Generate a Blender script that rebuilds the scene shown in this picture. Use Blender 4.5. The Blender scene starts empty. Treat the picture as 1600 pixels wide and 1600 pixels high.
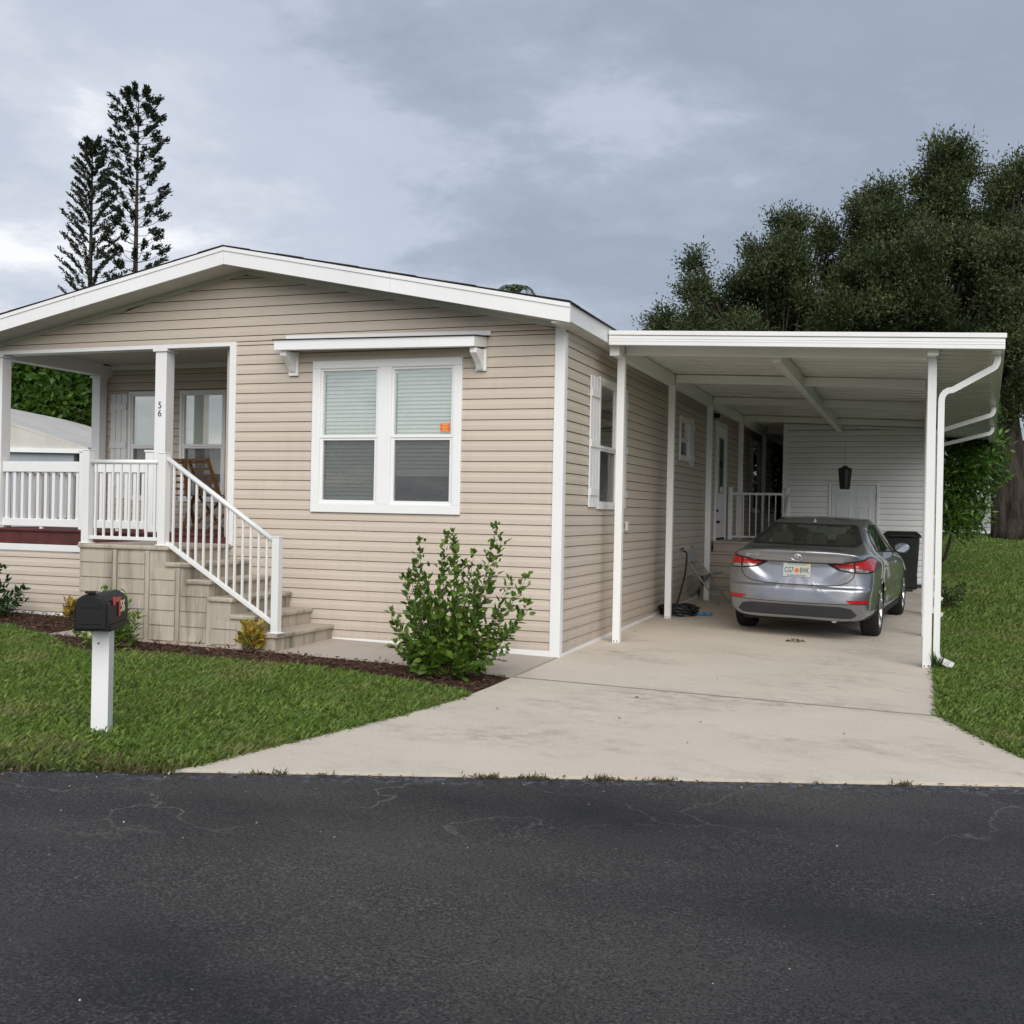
import bpy, math, random
import numpy as np
from mathutils import Vector, Matrix
from mathutils.bvhtree import BVHTree
random.seed(7)
rng = np.random.default_rng(11)
S = bpy.context.scene
COL = S.collection

# ------------------------------------------------------------------ camera
CP = Vector((3.2013, -10.1156, 1.3846))
YAW, PIT, ROL = -0.350016, -0.00095, 0.019787
fw = Vector((math.sin(YAW) * math.cos(PIT), math.cos(YAW) * math.cos(PIT), math.sin(PIT)))
r0 = Vector((math.cos(YAW), -math.sin(YAW), 0)); u0 = r0.cross(fw)
rt = r0 * math.cos(ROL) + u0 * math.sin(ROL); up = -r0 * math.sin(ROL) + u0 * math.cos(ROL)
cam_d = bpy.data.cameras.new('camera'); cam = bpy.data.objects.new('camera', cam_d); COL.objects.link(cam)
cam.matrix_world = Matrix(((rt.x, up.x, -fw.x, CP.x), (rt.y, up.y, -fw.y, CP.y), (rt.z, up.z, -fw.z, CP.z), (0, 0, 0, 1)))
cam_d.sensor_width = 36; cam_d.lens = 36 * 1740.26 / 1600; cam_d.clip_end = 2000; cam_d.clip_start = .05
S.camera = cam
def at(px, py, dep):
    """point of the place that stands at a given distance in a given direction of view (used to survey far trees and houses)"""
    d = rt * ((px - 800) / 1740.26) - up * ((py - 800) / 1740.26) + fw
    return CP + d * dep

# ------------------------------------------------------------------ sky, sun, exposure
SUN_EL, SUN_AZ = math.radians(34), math.radians(154)      # azimuth clockwise from +y
W = bpy.data.worlds.new('World'); S.world = W; W.use_nodes = True
nt = W.node_tree; N = nt.nodes; L = nt.links; N.clear()
def nd(t, **k):
    n = N.new(t)
    for a, b in k.items(): setattr(n, a, b)
    return n
wo = nd('ShaderNodeOutputWorld'); bg = nd('ShaderNodeBackground'); bg.inputs[1].default_value = .106
sky = nd('ShaderNodeTexSky', sky_type='NISHITA', sun_disc=False, sun_elevation=SUN_EL, sun_rotation=SUN_AZ, air_density=1.2, dust_density=2.0)
tc = nd('ShaderNodeTexCoord'); sep = nd('ShaderNodeSeparateXYZ'); L.new(tc.outputs['Generated'], sep.inputs[0])
def M(op, a, b=None, c=None, clamp=False):
    n = nd('ShaderNodeMath', operation=op, use_clamp=clamp)
    for i, v in enumerate((a, b, c)):
        if v is None: continue
        if isinstance(v, (int, float)): n.inputs[i].default_value = v
        else: L.new(v, n.inputs[i])
    return n.outputs[0]
zz = M('ADD', M('MAXIMUM', sep.outputs[2], 0.0), .16)
cx = M('DIVIDE', sep.outputs[0], zz); cy = M('DIVIDE', sep.outputs[1], zz)
cmb = nd('ShaderNodeCombineXYZ'); L.new(cx, cmb.inputs[0]); L.new(cy, cmb.inputs[1])
n1 = nd('ShaderNodeTexNoise'); n1.inputs['Scale'].default_value = 1.15; n1.inputs['Detail'].default_value = 9; n1.inputs['Roughness'].default_value = .60; n1.inputs['Distortion'].default_value = .1
mp1 = nd('ShaderNodeMapping'); mp1.inputs['Location'].default_value = (4.3, 1.75, .7); L.new(cmb.outputs[0], mp1.inputs[0]); L.new(mp1.outputs[0], n1.inputs[0])
n2 = nd('ShaderNodeTexNoise'); n2.inputs['Scale'].default_value = .33; n2.inputs['Detail'].default_value = 4
mp2 = nd('ShaderNodeMapping'); mp2.inputs['Location'].default_value = (1.2, 7.1, 3.); L.new(cmb.outputs[0], mp2.inputs[0]); L.new(mp2.outputs[0], n2.inputs[0])
# a bank of darker cloud lies to the right (north-east), thin brighter veil to the left, ragged edges between them
az = M('ADD', M('MULTIPLY', sep.outputs[0], .30), M('MULTIPLY', sep.outputs[2], .16))
dens = M('ADD', M('ADD', M('MULTIPLY', n1.outputs[0], .60), M('MULTIPLY', n2.outputs[0], .26)), M('ADD', az, .10))
cr = nd('ShaderNodeValToRGB'); L.new(dens, cr.inputs[0]); e = cr.color_ramp.elements
e[0].position = .30; e[0].color = (4.3, 4.35, 4.5, 1)
e[1].position = .74; e[1].color = (1.35, 1.62, 2.05, 1)
for p_, c_ in ((.345, (3.05, 3.2, 3.55, 1)), (.40, (2.5, 2.70, 3.15, 1)), (.462, (2.3, 2.52, 3.0, 1)), (.495, (1.80, 2.03, 2.45, 1)), (.55, (1.48, 1.71, 2.10, 1)), (.63, (1.68, 1.92, 2.32, 1))):
    q = e.new(p_); q.color = c_
mx = nd('ShaderNodeMix', data_type='RGBA'); mx.inputs[0].default_value = .95
L.new(sky.outputs[0], mx.inputs[6]); L.new(cr.outputs[0], mx.inputs[7]); L.new(mx.outputs[2], bg.inputs[0]); L.new(bg.outputs[0], wo.inputs[0])

sd = bpy.data.lights.new('sun', 'SUN'); sun = bpy.data.objects.new('sun', sd); COL.objects.link(sun)
sd.energy = 1.5; sd.angle = math.radians(60); sd.color = (1.0, .965, .91)
sdir = Vector((math.sin(SUN_AZ) * math.cos(SUN_EL), math.cos(SUN_AZ) * math.cos(SUN_EL), math.sin(SUN_EL)))
sun.rotation_euler = sdir.to_track_quat('Z', 'Y').to_euler(); sun.location = (12, -20, 25)
S.view_settings.view_transform = 'Standard'; S.view_settings.look = 'None'; S.view_settings.gamma = 1.0
S.view_settings.use_curve_mapping = False; S.view_settings.exposure = 1.10
S.render.resolution_x = S.render.resolution_y = 1024

# ------------------------------------------------------------------ materials
MATS = {}
def nmat(name):
    m = bpy.data.materials.new(name); m.use_nodes = True; t = m.node_tree; t.nodes.clear(); MATS[name] = m
    out = t.nodes.new('ShaderNodeOutputMaterial')
    class H:
        def __init__(s): s.t = t; s.out = out
        def n(s, ty, **k):
            x = t.nodes.new(ty)
            for a, b in k.items(): setattr(x, a, b)
            return x
        def l(s, a, b): t.links.new(a, b)
        def noise(s, vec, scale, detail=4, rough=.5, dist=0):
            x = s.n('ShaderNodeTexNoise'); x.inputs['Scale'].default_value = scale; x.inputs['Detail'].default_value = detail
            x.inputs['Roughness'].default_value = rough; x.inputs['Distortion'].default_value = dist
            if vec is not None: s.l(vec, x.inputs[0])
            return x.outputs[0]
        def map(s, vec, sc=(1, 1, 1), loc=(0, 0, 0)):
            x = s.n('ShaderNodeMapping'); x.inputs['Scale'].default_value = sc; x.inputs['Location'].default_value = loc; s.l(vec, x.inputs[0]); return x.outputs[0]
        def ramp(s, f, stops):
            x = s.n('ShaderNodeValToRGB'); el = x.color_ramp.elements
            while len(el) < len(stops): el.new(.5)
            for i, (p, c) in enumerate(stops):
                el[i].position = p; el[i].color = (c, c, c, 1) if isinstance(c, (int, float)) else (*c, 1)
            s.l(f, x.inputs[0]); return x.outputs[0]
        def mix(s, f, a, b, mode='MIX'):
            x = s.n('ShaderNodeMix', data_type='RGBA', blend_type=mode)
            for i, v in ((0, f), (6, a), (7, b)):
                if isinstance(v, (int, float)): x.inputs[i].default_value = v if i == 0 else (v, v, v, 1)
                elif isinstance(v, tuple): x.inputs[i].default_value = (*v, 1)
                else: s.l(v, x.inputs[i])
            return x.outputs[2]
        def math(s, op, a, b=0.0, clamp=False):
            x = s.n('ShaderNodeMath', operation=op, use_clamp=clamp)
            for i, v in ((0, a), (1, b)):
                if isinstance(v, (int, float)): x.inputs[i].default_value = v
                else: s.l(v, x.inputs[i])
            return x.outputs[0]
        def bump(s, h, strength=.3, dist=.01):
            x = s.n('ShaderNodeBump'); x.inputs['Strength'].default_value = strength; x.inputs['Distance'].default_value = dist; s.l(h, x.inputs['Height']); return x.outputs[0]
        def bsdf(s, col, rough=.5, metal=0, spec=.5, normal=None, **k):
            b = s.n('ShaderNodeBsdfPrincipled')
            for nm, v in (('Base Color', col), ('Roughness', rough), ('Metallic', metal), ('Specular IOR Level', spec)):
                if isinstance(v, (int, float)): b.inputs[nm].default_value = v
                elif isinstance(v, tuple): b.inputs[nm].default_value = (*v, 1)
                else: s.l(v, b.inputs[nm])
            if normal is not None: s.l(normal, b.inputs['Normal'])
            for a, v in k.items(): b.inputs[a.replace('_', ' ')].default_value = v
            return b
        def end(s, sh): s.l(sh if not hasattr(sh, 'outputs') else sh.outputs[0], out.inputs[0])
        def coord(s, w='Object'):
            return s.n('ShaderNodeTexCoord').outputs[w]
        def rnd(s): return s.n('ShaderNodeObjectInfo').outputs['Random']
        def geo_rnd(s): return s.n('ShaderNodeNewGeometry').outputs['Random Per Island']
    return m, H()
def simple(name, col, rough=.5, var=.06, scale=3.0, bump=0., bscale=120, metal=0, spec=.5, dirt=0, **k):
    m, h = nmat(name); c = h.coord()
    f = h.noise(c, scale, 5)
    lo = tuple(x * (1 - var) for x in col); hi = tuple(min(1, x * (1 + var)) for x in col)
    cc = h.mix(h.ramp(f, ((.3, 0.), (.7, 1.))), lo, hi)
    if dirt:
        g = h.ramp(h.noise(h.map(c, (1.5, 1.5, .4)), 2.3, 7, .62), ((.5, 0.), (.75, 1.)))
        cc = h.mix(h.math('MULTIPLY', g, dirt), cc, tuple(x * .55 for x in col))
    nr = h.bump(h.noise(c, bscale, 3), bump, .004) if bump else None
    h.end(h.bsdf(cc, rough, metal, spec, nr, **k)); return m

simple('white_paint', (.79, .79, .79), .42, .03, 1.4, dirt=.10)
simple('white_vinyl', (.77, .77, .77), .38, .03, 1.7, dirt=.08)
simple('aluminium_white', (.76, .76, .75), .33, .03, 1.1, dirt=.14)
simple('ceiling_white', (.74, .74, .70), .3, .05, .8, dirt=.15)
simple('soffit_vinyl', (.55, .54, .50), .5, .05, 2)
simple('frame_white', (.80, .80, .80), .3, .02, 2)
simple('shutter_white', (.72, .72, .72), .5, .04, 6, bump=.15, bscale=60)
simple('door_grey', (.66, .69, .74), .4, .03)
simple('gap_black', (.012, .012, .012), .7, .1)
simple('joint_dirt', (.36, .315, .26), .95, .3, 20)
simple('lap_shade_core', (.05, .045, .04), .9, .1)  # near-black, so slots between siding courses carry the lap shade as colour
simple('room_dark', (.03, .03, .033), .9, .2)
simple('blind_white', (.88, .89, .86), .5, .02)
simple('black_plastic', (.012, .012, .014), .38, .15, 8, bump=.05)
simple('black_paint', (.007, .007, .008), .5, .1, 6, bump=.06, bscale=200, spec=.3)
simple('rubber', (.006, .006, .006), .85, .25, 12, bump=.2, bscale=90)
simple('bin_plastic', (.012, .016, .014), .5, .2, 4, bump=.08)
simple('red_plastic', (.50, .035, .05), .4, .05)
simple('red_deck', (.085, .018, .018), .55, .25, 7, bump=.2, bscale=40)
simple('gold_letter', (.75, .66, .42), .4, .05)
simple('letter_black', (.015, .015, .015), .4, .05)
simple('chrome', (.72, .72, .74), .12, .02, metal=1)
simple('alloy', (.62, .62, .64), .28, .04, metal=1)
simple('steel_grey', (.34, .34, .33), .42, .1, 5, metal=.4)
simple('chair_seat', (.30, .30, .28), .5, .1, 6)
simple('blue_plastic', (.03, .22, .42), .4, .05)
simple('hose_black', (.016, .018, .017), .42, .2, 10)
simple('orange_sticker', (.75, .12, .03), .5, .05)
simple('yellow_ink', (.75, .5, .1), .5, .05)
simple('plate_white', (.52, .54, .50), .4, .03)
simple('plate_ink', (.03, .08, .07), .5, .05)
simple('plate_green', (.25, .45, .28), .5, .1)
simple('orange_ink', (.70, .16, .05), .5, .05)
simple('roof_shingle', (.028, .026, .026), .9, .3, 30, bump=.6, bscale=60)
simple('roof_pale', (.52, .50, .46), .7, .08, 2, dirt=.3)
simple('wall_blue', (.33, .36, .42), .6, .06, 2, dirt=.3)
simple('seat_fabric', (.13, .13, .125), .9, .1, 40)
simple('interior_black', (.012, .012, .012), .8, .2)
simple('stem_bark', (.10, .07, .045), .8, .3, 25, bump=.3)
simple('dead_leaf', (.16, .10, .05), .8, .4, 30)
simple('screw_grey', (.10, .10, .10), .5, .1)

def siding(name, col, grime=.2):
    m, h = nmat(name); c = h.coord()
    f = h.noise(h.map(c, (.35, .35, 3)), 2.0, 5)
    cc = h.mix(h.ramp(f, ((.3, 0.), (.7, 1.))), tuple(x * .965 for x in col), tuple(x * 1.03 for x in col))
    cc = h.mix(h.math('MULTIPLY', h.rnd(), .10), cc, tuple(x * .80 for x in col))
    g = h.ramp(h.noise(h.map(c, (3.5, 3.5, .5)), 1.6, 6, .6), ((.52, 0.), (.8, 1.)))
    cc = h.mix(h.math('MULTIPLY', g, grime), cc, tuple(x * .62 for x in col))
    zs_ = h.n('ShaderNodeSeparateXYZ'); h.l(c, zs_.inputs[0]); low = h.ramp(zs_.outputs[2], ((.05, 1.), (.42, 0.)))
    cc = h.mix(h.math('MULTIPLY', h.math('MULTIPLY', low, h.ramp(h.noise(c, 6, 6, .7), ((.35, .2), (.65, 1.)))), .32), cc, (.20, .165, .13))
    grain = h.noise(h.map(c, (6, 6, 90)), 3, 4)
    wav = h.noise(h.map(c, (.9, .9, 5)), 1.3, 3)
    h.end(h.bsdf(cc, .46, 0, .4, h.bump(h.math('ADD', h.math('MULTIPLY', grain, .06), wav), .35, .010)))
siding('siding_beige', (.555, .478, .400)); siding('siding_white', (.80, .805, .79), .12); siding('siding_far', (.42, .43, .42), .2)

def concrete(name, col, stain, sc=1.0):
    m, h = nmat(name); c = h.coord()
    f1 = h.noise(c, 1.1, 6, .6); f2 = h.noise(c, 45, 4, .65)
    cc = h.mix(h.ramp(f1, ((.3, 0.), (.72, 1.))), tuple(x * .93 for x in col), tuple(x * 1.05 for x in col))
    cc = h.mix(h.ramp(f2, ((.35, .35), (.6, 0.))), cc, tuple(x * .78 for x in col))
    s1 = h.noise(h.map(c, (1.0, 1.7, 1), (3.1, 1.7, 0)), .62, 8, .62, .3)
    s2 = h.noise(h.map(c, (1.6, 2.2, 1), (7.7, 4.2, 0)), 3.4, 11, .76, .1)
    st = h.math('MULTIPLY', h.ramp(s1, ((.48, 0.), (.66, 1.))), h.ramp(s2, ((.44, .0), (.66, 1.))))
    cc = h.mix(h.math('MULTIPLY', st, stain), cc, (.11, .10, .10))
    sp = h.ramp(h.noise(c, 210, 2), ((.70, 0.), (.78, .5)))
    cc = h.mix(sp, cc, (.12, .11, .10))
    h.end(h.bsdf(cc, .82, 0, .25, h.bump(h.math('ADD', f2, h.noise(c, 160, 2)), .22, .004)))
concrete('driveway_concrete', (.600, .532, .445), .62); concrete('walk_concrete', (.45, .395, .34), .6)

# moulded concrete of the entry steps: grey-brown with rain streaks running down
m, h = nmat('step_concrete'); c = h.coord()
f1 = h.noise(c, 2.2, 6, .6); st = h.noise(h.map(c, (1, 1, .08)), 6.0, 7, .66); st2 = h.noise(h.map(c, (1, 1, .10)), 11, 6, .65)
col = h.mix(h.ramp(f1, ((.3, 0.), (.7, 1.))), (.38, .33, .265), (.47, .415, .34))
nz = h.n('ShaderNodeNewGeometry'); sp_ = h.n('ShaderNodeSeparateXYZ'); h.l(nz.outputs['True Normal'], sp_.inputs[0])
vert = h.math('SUBTRACT', 1.0, h.math('ABSOLUTE', sp_.outputs[2]))
col = h.mix(h.math('MULTIPLY', h.ramp(st, ((.47, 0.), (.66, .8))), vert), col, (.115, .105, .085))
col = h.mix(h.math('MULTIPLY', h.ramp(st2, ((.52, 0.), (.68, .7))), vert), col, (.52, .49, .44))
h.end(h.bsdf(col, .85, 0, .2, h.bump(h.noise(c, 120, 4), .3, .004)))

# asphalt: sealed, worn patches, pale aggregate, crack lines
m, h = nmat('asphalt'); c = h.coord()
big = h.noise(h.map(c, (1, 1.6, 1)), .42, 5, .55); mid = h.noise(c, 3.0, 6, .65)
col = h.mix(h.ramp(big, ((.36, 0.), (.66, 1.))), (.0165, .0168, .0180), (.072, .068, .065))
col = h.mix(h.ramp(mid, ((.35, .0), (.75, .5))), col, (.050, .0475, .046))
ag = h.noise(c, 62, 5, .8); ag2 = h.noise(h.map(c, (1, 1, 1), (3, 3, 3)), 85, 4, .8)
wear = h.ramp(h.noise(h.map(c, (1, 2.2, 1), (5, 2, 0)), .55, 5, .6), ((.36, .12), (.66, 1.)))
col = h.mix(h.math('MULTIPLY', h.ramp(ag, ((.50, 0.), (.62, 1.))), wear), col, (.150, .142, .135))
col = h.mix(h.ramp(ag2, ((.42, .8), (.52, 0.))), col, (.006, .006, .007))
rd = h.n('ShaderNodeVectorMath', operation='DOT_PRODUCT'); h.l(c, rd.inputs[0]); rd.inputs[1].default_value = (.3885, -.9217, 0)
dist = h.math('SUBTRACT', rd.outputs['Value'], .3885 * 1.302 + .9217 * 4.205)      # metres from the kerb line
v = h.n('ShaderNodeTexVoronoi', feature='DISTANCE_TO_EDGE'); v.inputs['Scale'].default_value = .75
wv = h.n('ShaderNodeVectorMath', operation='ADD'); nzc = h.n('ShaderNodeTexNoise'); nzc.inputs['Scale'].default_value = 1.9; nzc.inputs['Detail'].default_value = 7; h.l(c, nzc.inputs[0])
h.l(c, wv.inputs[0]); h.l(nzc.outputs['Color'], wv.inputs[1]); h.l(wv.outputs[0], v.inputs[0])
band = h.ramp(h.math('DIVIDE', dist, 4.0), ((.0, 1.), (.16, 1.), (.32, .12)))
crk = h.math('MULTIPLY', h.math('MULTIPLY', h.ramp(v.outputs[0], ((.0, 1.), (.0075, 0.))), h.ramp(h.noise(c, .9, 3), ((.42, 0.), (.54, .9)))), band)
col = h.mix(crk, col, (.145, .138, .13))
edge = h.math('MULTIPLY', h.ramp(h.math('DIVIDE', dist, .25), ((.0, 1.), (.45, .8), (.75, 0.))), h.ramp(h.noise(h.map(c, (3, 3, 1)), 6, 6, .7), ((.52, 0.), (.66, 1.))))
col = h.mix(edge, col, (.12, .15, .20))
spk = h.ramp(h.noise(h.map(c, (1, 1, 1), (9, 9, 9)), 30, 2), ((.765, 0.), (.79, 1.)))
col = h.mix(spk, col, (.24, .235, .22))
h.end(h.bsdf(col, .78, 0, .28, h.bump(h.math('ADD', ag, h.math('MULTIPLY', mid, .5)), .7, .008)))

def leafmat(name, c1, c2, c3=None, trans=.25, rough=.45, scale=3., patch=None):
    m, h = nmat(name); c = h.coord()
    f = h.geo_rnd()
    cc = h.mix(f, c1, c2)
    if c3: cc = h.mix(h.ramp(h.noise(c, scale, 3), ((.42, 0.), (.66, 1.))), cc, c3)
    if patch:
        cc = h.mix(h.math('MULTIPLY', h.ramp(h.noise(c, patch[1], 4), ((.52, 0.), (.70, 1.))), patch[2]), cc, patch[0])
    b = h.bsdf(cc, rough, 0, .35); t = h.n('ShaderNodeBsdfTranslucent')
    h.l(cc, t.inputs[0]); mxs = h.n('ShaderNodeMixShader'); mxs.inputs[0].default_value = trans
    h.l(b.outputs[0], mxs.inputs[1]); h.l(t.outputs[0], mxs.inputs[2]); h.end(mxs)
leafmat('grass', (.032, .074, .010), (.225, .315, .062), (.120, .195, .034), .3, .5, 2.3, ((.24, .22, .09), 1.3, .55))
leafmat('grass_edge', (.05, .085, .02), (.12, .14, .045), (.13, .105, .05), .25, .6, 4)
leafmat('weed', (.07, .075, .025), (.14, .12, .05), None, .2, .7)
leafmat('hibiscus', (.026, .070, .010), (.165, .250, .034), (.075, .145, .020), .25, .36, 4)
leafmat('shrub_dark', (.012, .035, .010), (.03, .08, .018), None, .2, .35)
leafmat('shrub_lime', (.05, .12, .015), (.17, .27, .04), None, .3, .4)
leafmat('croton', (.36, .20, .03), (.62, .42, .06), (.16, .20, .03), .25, .4, 14)
leafmat('oak_leaf', (.020, .036, .010), (.058, .080, .026), (.088, .110, .040), .28, .6, .8)
leafmat('bright_leaf', (.035, .085, .012), (.135, .235, .035), (.05, .12, .02), .35, .4, 1.6)
leafmat('hedge_leaf', (.020, .055, .008), (.105, .185, .022), (.04, .095, .012), .3, .4, .8)
leafmat('pine_leaf', (.012, .020, .011), (.036, .050, .026), None, .12, .6)
leafmat('palm_leaf', (.03, .06, .015), (.09, .14, .03), None, .3, .4)
leafmat('chip', (.045, .022, .014), (.15, .085, .055), (.085, .045, .03), 0, .85, 8)

m, h = nmat('lawn_soil'); c = h.coord()
col = h.mix(h.noise(c, 2.2, 5), (.040, .066, .014), (.075, .110, .028)); col = h.mix(h.ramp(h.noise(c, 60, 3), ((.4, .6), (.6, 0.))), col, (.016, .026, .008))
h.end(h.bsdf(col, .9, 0, .1, h.bump(h.noise(c, 90, 3), .6, .02)))
m, h = nmat('mulch_soil'); c = h.coord()
col = h.mix(h.noise(c, 22, 6, .7), (.024, .013, .009), (.105, .060, .042)); h.end(h.bsdf(col, .95, 0, .1, h.bump(h.noise(c, 60, 5, .7), .9, .02)))
m, h = nmat('bark'); c = h.coord()
col = h.mix(h.ramp(h.noise(h.map(c, (1, 1, .16)), 5.5, 7, .7), ((.35, 0.), (.65, 1.))), (.010, .008, .007), (.085, .070, .058)); h.end(h.bsdf(col, .95, 0, .1, h.bump(h.noise(h.map(c, (1, 1, .2)), 12, 5, .6), 1., .06)))
m, h = nmat('teak'); c = h.coord()
col = h.mix(h.noise(h.map(c, (8, 8, 1.5)), 5, 5), (.085, .036, .012), (.21, .100, .036)); h.end(h.bsdf(col, .5, 0, .3))
m, h = nmat('far_ground'); c = h.coord(); h.end(h.bsdf(h.mix(h.noise(c, .3, 4), (.04, .075, .018), (.07, .11, .03)), .95))

# glass: reflective coated window glass, clear behind
def glass(name, tint, refl, rough=.015):
    m, h = nmat(name); tr = h.n('ShaderNodeBsdfTransparent'); tr.inputs[0].default_value = (*tint, 1)
    gl = h.n('ShaderNodeBsdfGlossy'); gl.inputs['Roughness'].default_value = rough; gl.inputs[0].default_value = (1, .99, .95, 1)
    lw = h.n('ShaderNodeLayerWeight'); lw.inputs[0].default_value = .35
    f = h.math('ADD', h.math('MULTIPLY', lw.outputs['Facing'], .55), refl, True)
    mxs = h.n('ShaderNodeMixShader'); h.l(f, mxs.inputs[0]); h.l(tr.outputs[0], mxs.inputs[1]); h.l(gl.outputs[0], mxs.inputs[2]); h.end(mxs)
glass('window_glass', (.95, .98, .95), .24); glass('car_glass', (.50, .55, .53), .05)
m, h = nmat('insect_screen'); tr = h.n('ShaderNodeBsdfTransparent'); df = h.bsdf((.035, .036, .038), .7)
c = h.coord(); mxs = h.n('ShaderNodeMixShader'); h.l(h.ramp(h.noise(c, 230, 2), ((.2, .20), (.8, .36))), mxs.inputs[0]); h.l(tr.outputs[0], mxs.inputs[1]); h.l(df.outputs[0], mxs.inputs[2]); h.end(mxs)
m, h = nmat('car_paint'); c = h.coord(); fl = h.noise(c, 900, 2)
h.end(h.bsdf(h.mix(fl, (.27, .28, .31), (.35, .36, .39)), .28, .80, .5, None, Coat_Weight=1.0, Coat_Roughness=.04))
m, h = nmat('bumper_grey'); h.end(h.bsdf((.030, .032, .038), .5))
m, h = nmat('lamp_red'); c = h.coord(); h.end(h.bsdf(h.mix(h.noise(c, 14, 2), (.26, .008, .010), (.55, .018, .020)), .12, 0, .4, None, Coat_Weight=.35))
m, h = nmat('lamp_clear'); c = h.coord(); h.end(h.bsdf(h.mix(h.ramp(h.noise(c, 30, 2), ((.4, 0.), (.6, 1.))), (.16, .12, .12), (.42, .38, .36)), .1, .2, .6, None, Coat_Weight=1.0))
m, h = nmat('mirror_glass'); h.end(h.bsdf((.55, .58, .60), .08, 1))

# ------------------------------------------------------------------ geometry helpers
ROOTM = {}
def zg(x, y):
    r = min(max(y - 8, 0), 16)
    return -.017 * x + .016 * min(y, 40) + .0025 * r * r
def link(o): COL.objects.link(o); return o
def tag(o, label=None, cat=None, group=None, kind=None):
    if label: o['label'] = label
    if cat: o['category'] = cat
    if group: o['group'] = group
    if kind: o['kind'] = kind
    return o
def thing(name, loc, label, cat, rotz=0, group=None):
    o = link(bpy.data.objects.new(name, None)); o.empty_display_size = .2
    o.location = loc; o.rotation_euler = (0, 0, rotz)
    ROOTM[o.name] = Matrix.Translation(loc) @ Matrix.Rotation(rotz, 4, 'Z')
    return tag(o, label, cat, group)
class MB:
    def __init__(s): s.v = []; s.f = []
    def add(s, vs, fs):
        b = len(s.v); s.v += [tuple(x) for x in vs]; s.f += [tuple(i + b for i in f) for f in fs]; return s
    def box(s, x0, x1, y0, y1, z0, z1):
        if x0 > x1: x0, x1 = x1, x0
        if y0 > y1: y0, y1 = y1, y0
        if z0 > z1: z0, z1 = z1, z0
        return s.add([(x0, y0, z0), (x1, y0, z0), (x1, y1, z0), (x0, y1, z0), (x0, y0, z1), (x1, y0, z1), (x1, y1, z1), (x0, y1, z1)],
                     [(0, 3, 2, 1), (4, 5, 6, 7), (0, 1, 5, 4), (1, 2, 6, 5), (2, 3, 7, 6), (3, 0, 4, 7)])
    def hexa(s, P):      # eight corners: bottom ring then top ring
        return s.add(P, [(0, 3, 2, 1), (4, 5, 6, 7), (0, 1, 5, 4), (1, 2, 6, 5), (2, 3, 7, 6), (3, 0, 4, 7)])
    def bar(s, a, b, w, d, upv=(0, 0, 1)):   # rectangular bar from a to b
        a = Vector(a); b = Vector(b); t = (b - a).normalized(); u = Vector(upv)
        if abs(t.dot(u)) > .98: u = Vector((0, 1, 0))
        r = t.cross(u).normalized(); q = r.cross(t)
        P = []
        for c in (a, b):
            for i, j in ((-1, -1), (1, -1), (1, 1), (-1, 1)): P.append(c + r * (i * w / 2) + q * (j * d / 2))
        return s.add(P, [(0, 3, 2, 1), (4, 5, 6, 7), (0, 1, 5, 4), (1, 2, 6, 5), (2, 3, 7, 6), (3, 0, 4, 7)])
    def tube(s, pts, r, n=8, cap=True):
        pts = [Vector(p) for p in pts]; rs = r if isinstance(r, (list, tuple)) else [r] * len(pts); base = len(s.v); u = None
        for i, p in enumerate(pts):
            t = (pts[min(i + 1, len(pts) - 1)] - pts[max(i - 1, 0)]).normalized()
            if u is None: u = t.orthogonal().normalized()
            u = (u - t * u.dot(t)).normalized(); w = t.cross(u)
            for k in range(n):
                a = 2 * math.pi * k / n; s.v.append(tuple(p + (u * math.cos(a) + w * math.sin(a)) * rs[i]))
        for i in range(len(pts) - 1):
            for k in range(n):
                a = base + i * n + k; b = base + i * n + (k + 1) % n; s.f.append((a, b, b + n, a + n))
        if cap:
            s.f.append(tuple(base + k for k in reversed(range(n)))); s.f.append(tuple(base + (len(pts) - 1) * n + k for k in range(n)))
        return s
    def sweep(s, pts, w, d, right):      # rectangular section swept along a polyline in a plane with normal `right`
        pts = [Vector(p) for p in pts]; R_ = Vector(right).normalized(); base = len(s.v)
        for i, p in enumerate(pts):
            t = (pts[min(i + 1, len(pts) - 1)] - pts[max(i - 1, 0)]).normalized(); q = R_.cross(t).normalized()
            for a, b in ((-1, -1), (1, -1), (1, 1), (-1, 1)): s.v.append(tuple(p + R_ * (a * w / 2) + q * (b * d / 2)))
        for i in range(len(pts) - 1):
            for k in range(4):
                a = base + i * 4 + k; b = base + i * 4 + (k + 1) % 4; s.f.append((a, b, b + 4, a + 4))
        s.f.append(tuple(base + k for k in (3, 2, 1, 0))); e_ = base + (len(pts) - 1) * 4; s.f.append((e_, e_ + 1, e_ + 2, e_ + 3)); return s
    def prism(s, poly, lo, hi, fn):      # polygon (a,b) extruded between lo and hi ; fn(a,b,h)->xyz
        n = len(poly); b = len(s.v)
        s.v += [tuple(fn(p[0], p[1], lo)) for p in poly] + [tuple(fn(p[0], p[1], hi)) for p in poly]
        s.f.append(tuple(b + i for i in reversed(range(n)))); s.f.append(tuple(b + n + i for i in range(n)))
        for i in range(n): j = (i + 1) % n; s.f.append((b + i, b + j, b + n + j, b + n + i))
        return s
    def lathe(s, prof, n, fn):           # prof of (r,h), fn(x,y,h)->xyz
        b = len(s.v); k = len(prof)
        for i in range(n):
            a = 2 * math.pi * i / n
            for r, hh in prof: s.v.append(tuple(fn(r * math.cos(a), r * math.sin(a), hh)))
        for i in range(n):
            for j in range(k - 1):
                a = b + i * k + j; c_ = b + ((i + 1) % n) * k + j; s.f.append((a, c_, c_ + 1, a + 1))
        return s
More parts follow.
